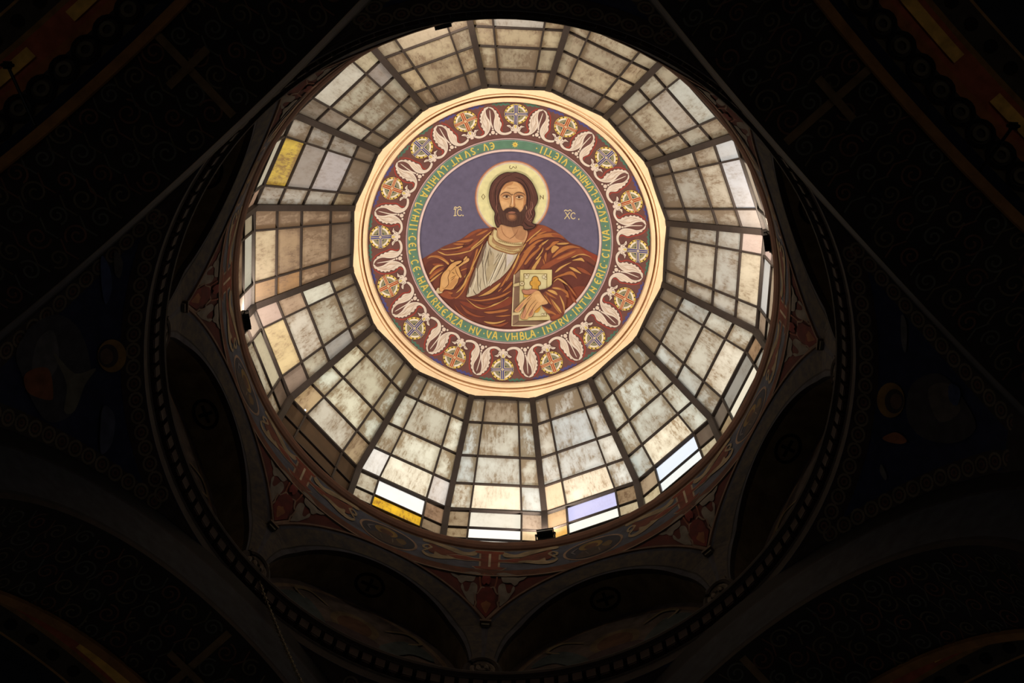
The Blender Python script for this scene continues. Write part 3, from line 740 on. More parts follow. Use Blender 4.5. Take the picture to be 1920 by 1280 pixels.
p.poly([(690, 630), (735, 614), (785, 616), (812, 632), (760, 648), (715, 645)], EW); p.ell(747, 630, 21, 15, IR); p.ell(747, 630, 9, 9, (40, 26, 22))
p.poly([(684, 632), (730, 602), (790, 604), (820, 630), (790, 617), (735, 615), (706, 628)], (96, 62, 46)); p.line([(702, 652), (747, 668), (800, 652)], 6, (150, 98, 62)); p.line([(698, 594), (745, 580), (802, 590)], 6, (170, 112, 72))
p.line([(656, 604), (690, 574), (740, 557), (802, 571), (838, 608)], 12, (92, 60, 46))
# nose and mouth
p.poly([(634, 600), (664, 600), (668, 660), (676, 740), (650, 775), (622, 760), (630, 680)], (230, 172, 112)); p.poly([(662, 600), (690, 640), (680, 700), (690, 750), (668, 765), (664, 690)], (190, 128, 80))
p.line([(646, 606), (648, 680), (646, 752)], 12, HL); p.line([(627, 596), (634, 650), (628, 710), (612, 752)], 6, (122, 78, 52)); p.line([(606, 750), (608, 772), (630, 774), (650, 788), (672, 772), (690, 760)], 8, (110, 66, 46))
p.line([(640, 580), (645, 605)], 12, (92, 60, 46)); p.line([(560, 490), (640, 500), (720, 490)], 5, (196, 138, 88))
BR, BL = (88, 58, 46), (110, 72, 54)
p.poly([(518, 832), (560, 806), (600, 794), (640, 792), (690, 800), (735, 834), (764, 850), (800, 815), (838, 738), (854, 800), (845, 880), (818, 962), (782, 1032), (722, 1064), (640, 1072), (558, 1062), (498, 1032), (466, 972), (440, 890), (428, 800), (446, 705), (472, 770), (496, 820)], BR)
for k in range(17):
    t = k / 16; x0 = 470 + 340 * t; x1 = 500 + 280 * t
    p.line([(x0, 850 + 40 * math.sin(math.pi * t)), ((x0 + x1) / 2 + 6, 950), (x1, 1030 + 25 * math.sin(math.pi * t))], 5, (78, 52, 42) if k % 2 else (98, 66, 52))
p.poly([(556, 872), (610, 864), (672, 866), (712, 905), (705, 965), (645, 990), (590, 975), (552, 925)], (118, 78, 56)); p.poly([(588, 900), (640, 888), (688, 905), (688, 948), (645, 968), (602, 950)], (158, 104, 68)); p.poly([(606, 905), (640, 898), (672, 908), (668, 935), (640, 945), (612, 932)], (180, 120, 78))
p.poly([(580, 857), (620, 846), (660, 846), (696, 856), (660, 870), (610, 870)], (186, 124, 92)); p.line([(568, 857), (636, 862), (706, 856)], 6, (110, 60, 46))
p.poly([(516, 838), (556, 800), (606, 784), (640, 796), (676, 782), (722, 806), (752, 852), (704, 852), (640, 836), (580, 850), (546, 866)], (74, 48, 40))
p.take().build('face', M['paint'], portrait)

# book, sleeve and hands
p = fig(fD, 10.667, RO)
BK, PG = (222, 200, 132), (150, 116, 88)
p.poly([(268, 58), (150, 165), (128, 500), (105, 1172), (720, 1172), (870, 1090), (245, 1072)], PG, False)
p.poly([(268, 58), (905, 54), (896, 1058), (243, 1072)], BK, False)
p.poly([(340, 130), (806, 130), (800, 990), (335, 996)], (204, 182, 118), False)
p.poly([(360, 150), (790, 150), (785, 972), (352, 976)], (224, 206, 146), False)
for q in ([(340, 130), (806, 130), (800, 990)], [(340, 130), (335, 996), (800, 990)]): p.line(q, 8, (140, 112, 66), False, False)
for x in (175, 195, 215, 235): p.line([(x + 12, 200), (x - 20, 1060)], 4, (110, 80, 60), False, False)
for y in (1085, 1105, 1128): p.line([(240 - (y - 1072), y), (850 - (y - 1072) * 2, y - 14)], 4, (110, 80, 60), False, False)
p.line([(268, 58), (243, 1072), (872, 1058)], 7, (116, 88, 52), False, False)
p.line([(152, 150), (132, 500), (114, 900), (106, 1172), (300, 1172), (720, 1166)], 20, (230, 206, 150), False, False)
p.line([(248, 1074), (130, 1160)], 6, (100, 74, 54), False, False)
for cx_, cy_ in ((400, 192), (748, 196), (742, 948), (370, 156), (430, 156), (772, 160), (780, 225), (712, 945), (770, 940)):
    r_ = 34 if (cx_, cy_) in ((400, 192), (748, 196)) else 18
    p.ell(cx_, cy_, r_ + 8, r_ + 8, (136, 106, 60), 16); p.ell(cx_, cy_, r_, r_, (236, 218, 168), 16)
OC, CG = (132, 86, 36), (222, 162, 66)
for d_, col_ in ((14, OC), (0, CG)):
    p.ell(570, 248, 56 + d_, 58 + d_, col_, 20); p.ell(522, 322, 50 + d_, 50 + d_, col_, 20); p.ell(620, 322, 50 + d_, 50 + d_, col_, 20)
    p.poly([(520 - d_, 300), (620 + d_, 300), (632 + d_, 470), (508 - d_, 470)], col_, False)
p.poly([(348, 538), (480, 536), (410, 604), (352, 592)], CG); p.poly([(556, 892), (676, 790), (650, 880), (600, 908)], CG)
p.line([(540, 250), (545, 440)], 8, (240, 200, 110), False); p.line([(600, 250), (605, 440)], 6, (180, 120, 40), False)
p.poly([(132, 335), (262, 300), (272, 368), (134, 396)], (214, 188, 130), False); p.line([(132, 335), (262, 300)], 7, (100, 74, 48), False, False); p.line([(134, 396), (272, 368)], 7, (100, 74, 48), False, False)
p.ell(306, 326, 50, 48, (116, 88, 52), 18); p.ell(306, 326, 40, 38, (226, 204, 148), 18); p.ell(306, 326, 16, 15, (150, 116, 70), 12)
p.poly([(110, 908), (252, 896), (300, 860), (300, 910), (250, 948), (110, 962)], (220, 196, 140), False)
book_o = p.o
p.take().build('book', M['paint'], portrait)
p = fig(fD, 10.667, book_o)
p.poly([(1000, 240), (908, 340), (862, 385), (760, 432), (645, 458), (690, 520), (760, 610), (832, 712), (700, 758), (780, 882), (862, 985), (882, 1070), (1000, 1050), (1140, 950), (1200, 600), (1120, 320)], BASE)
for c, q in ((DRK, [(650, 458), (760, 436), (862, 386), (925, 320), (905, 400), (840, 450), (770, 480), (720, 520)]), (DRK, [(700, 758), (840, 715), (900, 780), (860, 830), (780, 800)]),
             (GOLD, [(930, 305), (1000, 228), (1060, 226), (1150, 285), (1225, 362), (1140, 314), (1060, 262), (1012, 244)]), (ORG, [(1215, 355), (1300, 438), (1400, 595), (1425, 625), (1320, 505)]),
             (ORG, [(905, 410), (1000, 395), (1100, 425), (1210, 485), (1242, 605), (1175, 575), (1200, 542), (1100, 465), (1000, 434)]), (GOLD, [(910, 415), (1000, 410), (1090, 445), (1000, 440)]),
             (GOLD, [(815, 462), (900, 455), (980, 488), (1015, 555), (930, 525)]), (ORG, [(770, 488), (870, 535), (995, 622), (960, 615), (850, 565)]), (ORG, [(735, 548), (820, 618), (895, 745), (850, 705)]),
             (ORG, [(865, 600), (930, 715), (1000, 825), (1085, 945), (1020, 885), (930, 765)]), (GOLD, [(895, 638), (980, 726), (1060, 826), (1095, 918), (1010, 825)]), (GOLD, [(1055, 560), (1110, 645), (1155, 755), (1152, 905), (1130, 785)]),
             (ORG, [(695, 768), (800, 835), (930, 895), (1010, 965), (900, 925), (800, 905)]), (RED, [(1290, 560), (1370, 640), (1400, 720), (1330, 680)]), (RED, [(880, 1000), (1000, 940), (1080, 960), (960, 1040)])):
    p.poly(q, c)
p.take().build('sleeve', M['paint'], portrait)
p = fig(fD, 10.667, book_o + STEP * 20)
HO = (108, 66, 44)
p.poly([(300, 452), (340, 440), (420, 446), (500, 430), (640, 450), (570, 512), (490, 545), (400, 552), (330, 530)], HO)
p.poly([(310, 460), (340, 452), (420, 458), (500, 442), (620, 458), (560, 505), (480, 533), (400, 540), (340, 520)], (196, 132, 96))
HP = [(650, 466), (702, 528), (764, 610), (836, 712), (764, 744), (694, 756), (646, 806), (566, 878), (546, 926), (506, 992), (436, 998), (414, 1038), (362, 1048), (298, 1038), (268, 1002), (294, 928), (334, 848), (384, 738), (430, 668), (384, 726), (304, 818), (234, 898), (180, 900), (148, 864), (214, 786), (296, 694), (396, 604), (496, 534), (576, 474)]
p.poly(HP, HO)
cxh, cyh = 500, 740
p.poly([(x + (cxh - x) * .018 + (3 if x < cxh else -5), y + (cyh - y) * .022) for x, y in HP], (222, 168, 106))
p.poly([(180, 850), (260, 770), (340, 700), (300, 790), (220, 875)], (198, 136, 100)); p.poly([(290, 1000), (330, 900), (380, 800), (390, 900), (350, 1020)], (200, 138, 98)); p.poly([(430, 960), (470, 880), (530, 820), (520, 920), (490, 970)], (192, 128, 94))
p.poly([(560, 560), (660, 540), (740, 640), (700, 700), (610, 660)], (230, 178, 116))
for q in ([(505, 600), (420, 700), (360, 815), (318, 935), (300, 1000)], [(585, 650), (485, 760), (430, 860), (352, 1025)], [(620, 690), (562, 765), (500, 865), (440, 985)], [(505, 548), (440, 620), (400, 660)]): p.line(q, 11, HO)
p.take().build('hand', M['paint'], portrait)
p = fig(fA, 10.667, RO)
p.poly([(440, 1375), (480, 1400), (530, 1462), (480, 1486), (396, 1482), (398, 1445)], (216, 190, 136))
p.line([(450, 1400), (470, 1440), (460, 1480)], 8, (130, 96, 66))
HP = [(905, 830), (918, 850), (870, 888), (800, 922), (852, 932), (960, 845), (958, 806), (1012, 742), (1034, 758), (1006, 806), (1042, 776), (1074, 788), (1064, 834), (1000, 876), (904, 934), (874, 956), (874, 1012), (904, 1092), (920, 1150), (904, 1176), (872, 1170), (852, 1206), (832, 1276), (782, 1346), (742, 1396), (682, 1416), (565, 1408), (530, 1450), (490, 1450), (462, 1410), (476, 1350), (486, 1260), (496, 1178), (536, 1086), (596, 1024), (636, 974), (696, 904), (790, 852)]
p.poly(HP, (104, 62, 44))
p.poly([(x + (720 - x) * .02 + (3 if x < 720 else -3), y + (1130 - y) * .014) for x, y in HP], (222, 164, 96))
p.poly([(540, 1180), (600, 1080), (660, 1050), (640, 1200), (640, 1300), (580, 1360), (520, 1330)], (230, 174, 108)); p.poly([(700, 1260), (800, 1180), (830, 1220), (760, 1330), (690, 1390), (620, 1380)], (204, 144, 84))
for q in ([(690, 1045), (740, 1000), (780, 962), (850, 932)], [(780, 972), (802, 1050), (842, 1130), (882, 1172)], [(842, 934), (872, 1012), (908, 1130)], [(655, 1020), (684, 1062), (642, 1160), (654, 1290), (590, 1376), (530, 1386)], [(690, 1190), (760, 1150), (806, 1125)], [(700, 1230), (780, 1165)], [(962, 842), (1010, 806)], [(720, 1060), (770, 1090)]): p.line(q, 12, (120, 74, 48))
p.take().build('hand', M['paint'], portrait)

# letters beside the halo
p = fig(fF, 3.657, 0.0015)
GL = (232, 204, 142)
for q in ([(271, 410), (267, 454)], [(258, 410), (276, 407)], [(258, 455), (278, 452)], [(313, 420), (304, 410), (290, 414), (284, 432), (290, 450), (304, 454), (313, 446)], [(262, 403), (270, 394), (284, 401), (298, 392), (311, 404)]): p.line(q, 6, GL, True, False)
p.ell(322, 453, 5, 5, GL, 10)
p.take().build('lettering', M['paint'], portrait)
for q in ([(1024, 430), (1054, 477)], [(1055, 430), (1018, 477)], [(1092, 444), (1082, 434), (1068, 440), (1062, 455), (1069, 471), (1082, 475), (1092, 467)], [(1016, 424), (1026, 415), (1042, 422), (1056, 414), (1068, 425)]): p.line(q, 6, GL, True, False)
p.ell(1116, 478, 5, 5, GL, 10)
p.take().build('lettering', M['paint'], portrait)

# --- lettered band
mb = MB()
R1, R2 = 2.035, 2.31
PINK, GRN = (240, 204, 178), (102, 134, 102)
annulus(mb, 2.00, 2.045, 0.046, wc(PINK), parts=2); annulus(mb, 2.045, 2.065, 0.0455, wc((128, 112, 108)), parts=1); annulus(mb, 2.065, 2.25, 0.046, wc(GRN), parts=4)
annulus(mb, 2.25, 2.262, 0.046, wc((150, 176, 150)), parts=1); annulus(mb, 2.262, 2.275, 0.0455, wc((112, 80, 74)), parts=1); annulus(mb, 2.275, 2.30, 0.046, wc((206, 168, 152)), parts=1)
band = mb.build('inscription_band', M['paint'], med)
GLY = {  # strokes in a 0..1 high box, x from the middle
    'E': [[(.30, .92), (.05, 1), (-.22, .75), (-.26, .4), (-.1, .05), (.12, 0), (.3, .1)], [(-.24, .5), (.2, .52)]],
    'V': [[(-.34, 1), (-.3, .6), (0, 0), (.12, .5), (.3, 1)], [(-.42, 1), (-.24, 1)]],
    'S': [[(.24, .9), (0, 1), (-.22, .8), (0, .52), (.2, .25), (0, 0), (-.26, .1)]],
    'N': [[(-.3, 0), (-.3, 1)], [(.3, 0), (.3, 1)], [(-.3, .72), (.3, .3)]],
    'T': [[(0, 0), (0, .95)], [(-.36, .9), (-.3, 1), (.3, 1), (.36, .9)]],
    'L': [[(-.2, 1), (-.2, 0), (.25, .02), (.3, .16)]],
    'M': [[(-.38, 0), (-.38, 1)], [(.38, 0), (.38, 1)], [(-.38, .55), (.38, .55)], [(0, .55), (0, .1)], [(-.5, 1), (-.26, 1)], [(.26, 1), (.5, 1)]],
    'I': [[(0, 0), (0, 1)], [(-.12, 1), (.12, 1)], [(-.12, 0), (.12, 0)]],
    'A': [[(-.34, 0), (-.05, .95), (.1, 1), (.34, 0)], [(-.2, .42), (.22, .34)], [(-.2, 1), (.1, 1)]],
    'C': [[(.28, .86), (.06, 1), (-.22, .75), (-.26, .35), (-.06, 0), (.28, .12)]],
    'R': [[(-.22, 0), (-.22, 1), (.12, .98), (.24, .76), (.06, .55), (-.2, .5)], [(-.02, .5), (.3, 0)]],
    'Z': [[(-.3, .96), (.28, 1), (-.28, 0), (.3, .04)]],
    'B': [[(-.22, 0), (-.22, 1), (.12, .95), (.14, .62), (-.2, .54), (.22, .45), (.22, .08), (-.22, 0)]],
    'G': [[(.28, .86), (.06, 1), (-.22, .75), (-.26, .35), (-.06, 0), (.28, .12), (.28, .45), (0, .45)]],
    'D': [[(-.24, 0), (-.24, 1), (.14, .85), (.28, .5), (.14, .12), (-.24, 0)]],
}
TXT = [('E', 922.5, 272), ('V', 909.6, 274), ('.', 896, 278), ('S', 886, 281), ('V', 874.4, 287), ('N', 860, 295), ('T', 848.6, 302), ('.', 838, 309), ('L', 832, 315), ('V', 822, 322), ('M', 812, 334), ('I', 805, 342), ('N', 799, 350), ('A', 791, 362), ('.', 786, 375),
       ('L', 783, 383), ('V', 780, 394), ('M', 776, 408), ('I', 773, 421), ('I', 772, 429), ('.', 771, 437), ('C', 768.5, 446), ('E', 769, 459), ('L', 771, 471), ('.', 773, 481), ('C', 775, 491), ('E', 779, 504), ('.', 783, 514), ('M', 787, 526), ('A', 794, 539), ('.', 800, 547),
       ('V', 804, 555), ('R', 812, 566), ('M', 820.5, 577), ('E', 831, 587), ('A', 842, 595), ('Z', 852, 601), ('A', 862, 606), ('.', 872.5, 611), ('N', 885, 617), ('V', 897, 621), ('.', 907.5, 624), ('V', 917, 627), ('A', 928, 629), ('.', 939.5, 631),
       ('V', 952, 632), ('M', 965, 631.5), ('B', 979, 630), ('L', 989, 629), ('A', 999, 627), ('.', 1009.5, 624), ('I', 1020, 621), ('N', 1031, 617), ('T', 1042.5, 612), ('R', 1054, 606), ('V', 1064, 599), ('.', 1072, 592), ('I', 1080, 587), ('N', 1089, 580), ('T', 1098, 570),
       ('V', 1107, 558), ('N', 1115, 544), ('E', 1122.5, 528), ('R', 1128, 517), ('I', 1132, 509), ('C', 1135.5, 499), ('.', 1138, 490), ('C', 1140, 479), ('I', 1141.5, 469), ('.', 1142, 459.5), ('V', 1142, 446), ('A', 1141, 435), ('.', 1139.5, 423), ('A', 1137.5, 411),
       ('V', 1134, 397), ('E', 1130.5, 385), ('A', 1125, 373), ('.', 1121, 364.5), ('L', 1117.6, 358), ('V', 1112, 349), ('M', 1103.5, 339), ('I', 1097, 332), ('N', 1090.6, 326), ('A', 1082, 316), ('.', 1073, 309), ('V', 1061, 300), ('I', 1053, 295), ('E', 1045, 290), ('T', 1033, 284), ('I', 1024, 281), ('I', 1016, 278), ('.', 1007, 275)]
LETTER = (230, 196, 88)
BANDR = 2.158
def band_map(az):
    """glyph space (px right, px up) -> band; letters have their heads towards the centre"""
    def f(x, y, o=0.0):
        r = BANDR - y; a = az + x / BANDR
        return Vector((r * math.sin(a), r * math.cos(a), cap_z(r * r) - o))
    return f
for ch, x, y in TXT:
    q = on_cap(x, y); az = math.atan2(q.x, q.y)
    p = Painter(band_map(az), 1.0, 0.0004, 0.048, WARM)
    if ch == '.':
        p.ell(0, 0, .016, .016, LETTER, 10); p.take().build('dot', M['paint'], band); continue
    for st in GLY[ch]:
        p.line([(u * .15, (v - .5) * .142) for u, v in st], .027, LETTER, True, False, 4)
    p.take().build('letter', M['paint'], band)
p = Painter(band_map(math.atan2(on_cap(966, 267).x, on_cap(966, 267).y)), 1.0, 0.0004, 0.048, WARM)
p.poly([(.075 * (1 if k % 2 == 0 else .55) * math.cos(k * math.pi / 8), .075 * (1 if k % 2 == 0 else .55) * math.sin(k * math.pi / 8)) for k in range(16)], LETTER, False)
p.ell(0, 0, .018, .018, (190, 130, 50), 10)
p.take().build('star', M['paint'], band)

# --- ornamental border
mb = MB(); annulus(mb, 2.29, 3.13, 0.03, wc((116, 74, 62)), n=192, parts=14)
border = mb.build('ornament_border', M['paint'], med)
fO = frame(890, 180, 11.9625, ON)
LEAF, LEAF2, LINE = (238, 214, 182), (214, 180, 140), (96, 56, 46)
def roundel(blue):
    p = Painter(fO, 6 * 11.96, 0.0005, 0.032, WARM)
    cr = (80, 76, 120) if blue else (182, 82, 44)
    vine = (80, 112, 88) if blue else (82, 76, 118)
    for q in ([(390, 205), (440, 170), (490, 205), (540, 165), (590, 200), (640, 165), (690, 195), (740, 165), (790, 200), (830, 195)], [(1105, 185), (1150, 165), (1200, 215), (1250, 185), (1300, 225), (1350, 195), (1400, 240), (1470, 235)]):
        p.line(q, 46, vine, True, True)
    p.ell(930, 402, 276, 238, (72, 44, 36), 36); p.ell(930, 402, 266, 228, (228, 190, 92), 36); p.ell(930, 402, 222, 188, (242, 222, 190), 36)
    p.ell(930, 402, 184, 156, (152, 140, 98), 36); p.ell(930, 402, 112, 98, (84, 92, 96), 28)
    for k in range(16):
        a = 2 * math.pi * (k + .5) / 16
        x, y = 930 + 243 * math.cos(a), 402 + 208 * math.sin(a)
        p.ell(x, y, 17, 16, (62, 38, 30), 8)
    G1 = (234, 206, 150)
    for d_, c in ((16, (70, 44, 40)), (8, G1), (-6, cr)):
        p.poly([(885 - d_, 200), (868 - d_, 182 - d_), (930, 205 - d_ * .4), (1000 + d_, 182 - d_), (972 + d_, 200), (972 + d_, 372 - d_), (1168, 372 - d_), (1195 + d_ * .4, 350 - d_), (1186, 402), (1200 + d_ * .4, 452 + d_), (1168, 432 + d_), (968 + d_, 432 + d_), (965 + d_, 650), (882 - d_, 650),
                (885 - d_, 432 + d_), (700, 432 + d_), (668 - d_ * .4, 452 + d_), (682, 402), (668 - d_ * .4, 350 - d_), (700, 372 - d_), (885 - d_, 372 - d_)], c, False)
    p.line([(930, 215), (928, 640)], 10, G1, False, False); p.line([(700, 402), (1168, 402)], 9, G1, False, False)
    p.ell(930, 402, 30, 27, G1, 14); p.ell(930, 402, 18, 16, cr, 12)
    p.poly([(706, 662), (750, 634), (800, 644), (838, 680), (872, 640), (915, 624), (960, 640), (1000, 684), (1036, 648), (1082, 662), (1136, 688), (1080, 708), (1036, 742), (1020, 782), (820, 778), (796, 722), (750, 694)], LINE)
    p.poly([(718, 662), (755, 644), (800, 654), (838, 694), (872, 652), (915, 636), (960, 652), (1000, 698), (1036, 660), (1080, 672), (1122, 688), (1076, 698), (1028, 734), (1010, 770), (830, 768), (806, 718), (758, 686)], LEAF)
    for q in ([(760, 662), (830, 720), (850, 750)], [(1080, 680), (1010, 726), (990, 752)], [(868, 660), (880, 745)], [(965, 660), (955, 745)]): p.line(q, 9, LINE)
    p.poly([(915, 640), (940, 680), (915, 720), (890, 680)], (228, 196, 100))
    p.line([(815, 760), (915, 775), (1015, 765)], 26, LEAF, True, False); p.ell(915, 805, 40, 22, (238, 206, 176), 14)
    return p.take()
def palmette():
    p = Painter(fO, 6 * 11.96, 0.0005, 0.032, WARM)
    for q in ([(1420, 285), (1310, 335), (1235, 410), (1185, 530), (1165, 650), (1195, 740), (1185, 800), (1120, 815)], [(1640, 350), (1690, 430), (1702, 540), (1690, 660), (1680, 770), (1600, 860), (1600, 930)]): p.line(q, 26, (166, 66, 50), True, False)
    LFT = [(1535, 300), (1480, 295), (1430, 300), (1400, 335), (1365, 335), (1345, 375), (1300, 390), (1290, 440), (1250, 460), (1255, 510), (1220, 540), (1245, 590), (1205, 640), (1225, 690), (1212, 730), (1235, 765), (1212, 820), (1150, 838), (1080, 828), (1005, 782), (960, 792), (1010, 848), (1090, 880), (1200, 875), (1290, 840), (1370, 770), (1420, 690), (1432, 600), (1418, 500), (1425, 420), (1455, 350), (1530, 322)]
    RGT = [(1532, 312), (1580, 328), (1622, 375), (1630, 420), (1660, 450), (1650, 500), (1678, 545), (1650, 590), (1672, 635), (1645, 680), (1655, 740), (1640, 790), (1600, 830), (1562, 880), (1582, 938), (1640, 976), (1720, 990), (1785, 990), (1765, 1032), (1660, 1032), (1560, 992), (1490, 922), (1458, 830), (1468, 740), (1520, 640), (1588, 540), (1602, 440), (1580, 372)]
    for q in (LFT, RGT):
        cx_ = sum(a for a, _ in q) / len(q); cy_ = sum(b for _, b in q) / len(q)
        p.line(q + [q[0]], 16, LINE, True, False, 3)
        p.poly(q, LEAF, True, 3)
    for q in ([(1480, 320), (1400, 400), (1370, 520), (1380, 640), (1330, 760), (1240, 830)], [(1400, 370), (1330, 470), (1310, 580)], [(1350, 420), (1280, 530), (1270, 640), (1290, 740)], [(1395, 560), (1340, 680), (1290, 780)], [(1600, 380), (1630, 500), (1590, 600), (1530, 720), (1500, 850)], [(1640, 560), (1590, 680), (1540, 800)], [(1640, 680), (1590, 780), (1540, 880)]): p.line(q, 10, LEAF2 if q[0][0] > 1500 else (190, 150, 112))
    p.poly([(1516, 405), (1528, 412), (1456, 640), (1444, 762), (1416, 762), (1432, 640)], LEAF)
    for x, y, r in ((1420, 800, 24), (1395, 866, 44), (1315, 880, 24), (1452, 922, 24)):
        p.ell(x, y, r + 9, r + 8, (74, 44, 38), 14); p.ell(x, y, r, r - 1, (236, 208, 176), 14)
    return p.take()
rmesh = {}
for b in (True, False):
    me = roundel(b).mesh('cross_roundel'); me.materials.append(M['paint']); rmesh[b] = me
pm = palmette().mesh('palmette'); pm.materials.append(M['paint'])
for k in range(16):
    for nm, me in (('cross_roundel', rmesh[k % 2 == 0]), ('palmette', pm)):
        o = bpy.data.objects.new(nm, me); COL.objects.link(o); o.parent = border; o.rotation_euler.z = k * math.pi / 8

# ------------------------------------------------------------------ rim of the dome and painted frieze
def L3(c): return lin(c)
lathe('trim_2', [(5.30, 28.36), (5.03, 28.40), (4.99, 28.39), (4.985, 28.33), (5.0, 28.22), (5.04, 28.16), (5.075, 28.14)], M['rim'], 128, label='red-brown round lip at the foot of the glass')
FR = 5.085
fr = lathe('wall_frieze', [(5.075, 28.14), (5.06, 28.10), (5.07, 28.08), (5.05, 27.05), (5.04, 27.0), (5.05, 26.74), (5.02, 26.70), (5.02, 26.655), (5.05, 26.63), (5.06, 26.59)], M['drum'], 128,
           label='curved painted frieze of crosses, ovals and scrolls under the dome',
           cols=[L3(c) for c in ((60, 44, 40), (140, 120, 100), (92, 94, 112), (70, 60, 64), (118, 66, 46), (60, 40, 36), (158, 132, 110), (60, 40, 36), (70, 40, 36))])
fE = frame(780, 940, 7.385, on_cyl(FR))
def az_h(px, py):
    q = fE(px, py); return math.atan2(q.x, q.y), q.z
AZ0, H0 = az_h(966, 880)
def fr_map(x, y, o=0.0):      # x metres along, y metres up from the cross centre
    return polar(x / FR, 5.06 + .0195 * y - o, 27.52 + y)
def E2(pts, mirror=False):
    out = []
    for px, py in pts:
        a, h = az_h(px, py)
        x = (a - AZ0) * FR
        out.append((-x if mirror else x, (h - H0) * 0.98))
    return out
def frieze_cross():
    p = Painter(fr_map, .2, .0015, .006)
    OUT, RD = (190, 165, 138), (136, 58, 38)
    for d_, c in ((.035, OUT), (0, RD)):
        p.poly([(-.17 - d_, .36), (-.3 - d_, .42), (-.26, .50 + d_), (0, .53 + d_), (.26, .50 + d_), (.3 + d_, .42), (.17 + d_, .36), (.16 + d_, -.34), (.30 + d_, -.38), (.24, -.47 - d_), (0, -.52 - d_), (-.24, -.47 - d_), (-.30 - d_, -.38), (-.16 - d_, -.34)], c, False)
        for s in (-1, 1):
            p.poly([(s * .12, .06 + d_), (s * .30, .05 + d_), (s * .46, .12 + d_), (s * .62, .10 + d_), (s * (.80 + d_), 0), (s * .62, -.10 - d_), (s * .46, -.10 - d_), (s * .30, -.05 - d_), (s * .12, -.06 - d_)], c, False)
    p.line([(0, .36), (0, -.36)], .045, (214, 190, 160), False, False)
    return p.take()
def frieze_scroll():
    p = Painter(fr_map, .2, .0015, .006)
    TAN = (176, 152, 120)
    for s in (-1, 1):
        m = s < 0
        p.poly(E2([(1330, 880), (1500, 815), (1700, 770), (1830, 735), (1830, 850), (1700, 885), (1550, 885), (1400, 895)], m), (120, 58, 42))
        p.poly(E2([(1150, 800), (1185, 765), (1260, 790), (1350, 795), (1460, 760), (1600, 735), (1750, 705), (1910, 680), (1920, 715), (1760, 742), (1560, 795), (1400, 840), (1250, 842), (1180, 830)], m), TAN)
        p.poly(E2([(1360, 905), (1490, 885), (1640, 890), (1740, 850), (1760, 895), (1870, 885), (1905, 850), (1925, 880), (1850, 930), (1700, 948), (1520, 930)], m), TAN)
        p.line(E2([(1900, 850), (1840, 820), (1800, 790), (1850, 765), (1910, 780), (1900, 815), (1860, 810)], m), .05, TAN, True, False)
    return p.take()
def frieze_oval():
    p = Painter(fr_map, .2, .0015, .006)
    p.ell(0, -.02, .60, .50, (172, 140, 118), 40); p.ell(0, -.02, .55, .455, (60, 58, 72), 40)
    p.ell(-.05, .16, .24, .20, (150, 118, 62), 20); p.ell(-.04, .12, .14, .13, (104, 66, 48), 18)
    p.poly([(-.36, -.30), (-.22, -.05), (0, .02), (.2, -.08), (.34, -.28), (.1, -.40), (-.15, -.41)], (84, 66, 60)); p.poly([(.16, -.02), (.30, .10), (.38, -.05), (.30, -.2)], (120, 94, 60))
    p.line([(-.3, .18), (-.42, .02), (-.36, -.12)], .05, (120, 112, 118)); p.line([(-.16, -.1), (-.1, -.3)], .03, (120, 100, 96)); p.line([(.1, -.1), (.12, -.3)], .03, (130, 110, 96))
    return p.take()
fm = {}
for nm, fn in (('painted_cross', frieze_cross), ('painted_scroll', frieze_scroll), ('painted_oval', frieze_oval)):
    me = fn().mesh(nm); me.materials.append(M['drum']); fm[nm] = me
A8 = R_(-0.66)
for k in range(8):
    a = A8 + k * math.pi / 4
    for nm, aa in (('painted_cross', a), ('painted_scroll', a), ('painted_oval', a + math.pi / 8)):
        o = bpy.data.objects.new(nm, fm[nm]); COL.objects.link(o); o.parent = fr; o.rotation_euler.z = -aa

# ------------------------------------------------------------------ eight arched bays of the drum
RW, RBK = 5.37, 5.92
HB = 26.61; HCN = 23.15
AO, BO, AI, BI = 2.545, 3.45, 1.90, 2.97          # half axes of the elliptical arch, outside and inside
HW = RW * math.pi / 8
HBOT = 22.60
def rwall(h): return RW - .32 * min(max((h - 25.0) / 1.6, 0.0), 1.0)
def wall_pt(s, h, off=0.0): return polar(s / RW, rwall(h) + off, h)
def clip_out(th):
    c, s = math.cos(th), math.sin(th)
    x, y = AO * c, BO * s
    if abs(x) > HW:
        x = math.copysign(HW, x); y = min(BO * math.sqrt(1 - (HW / AO) ** 2), BI * s + .55 * s + .2 * abs(c))
    return x, HCN + y
NTH = 61
TH = [math.pi - math.pi * i / (NTH - 1) for i in range(NTH)]
inner = [(-AI, HBOT)] + [(AI * math.cos(t), HCN + BI * math.sin(t)) for t in TH] + [(AI, HBOT)]
outer = [(-HW, HBOT)] + [clip_out(t) for t in TH] + [(HW, HBOT)]
def back_pt(s, h, o=0.0): return polar(s / RW, RBK - o, h)
def mk(mb, nm, mat):
    me = mb.mesh(nm); me.materials.append(mat); return me
bay = {}
mb = MB()                                   # archivolt: a band standing 6 cm proud, with edges
A = [wall_pt(s, h, -.06) for s, h in inner]; B = [wall_pt(s, h, -.06) for s, h in outer]
def mixb(t): return [wall_pt(i_[0] + (o_[0] - i_[0]) * t, i_[1] + (o_[1] - i_[1]) * t, -.06 + .03 * (t < .5)) for i_, o_ in zip(inner, outer)]
mb.strip(mixb(.26), mixb(.86)); mbe = MB(); BLU = lin((84, 84, 98))
mbe.strip(mixb(0), mixb(.20), BLU); mbe.strip(mixb(.20), mixb(.26), lin((40, 34, 36))); mbe.strip(mixb(.86), B, BLU)
bay['archivolt_edge'] = mk(mbe, 'archivolt_edge', M['drum'])
mb.strip(B, [wall_pt(s, h) for s, h in outer]); mb.strip([wall_pt(s, h, .05) for s, h in inner], A)
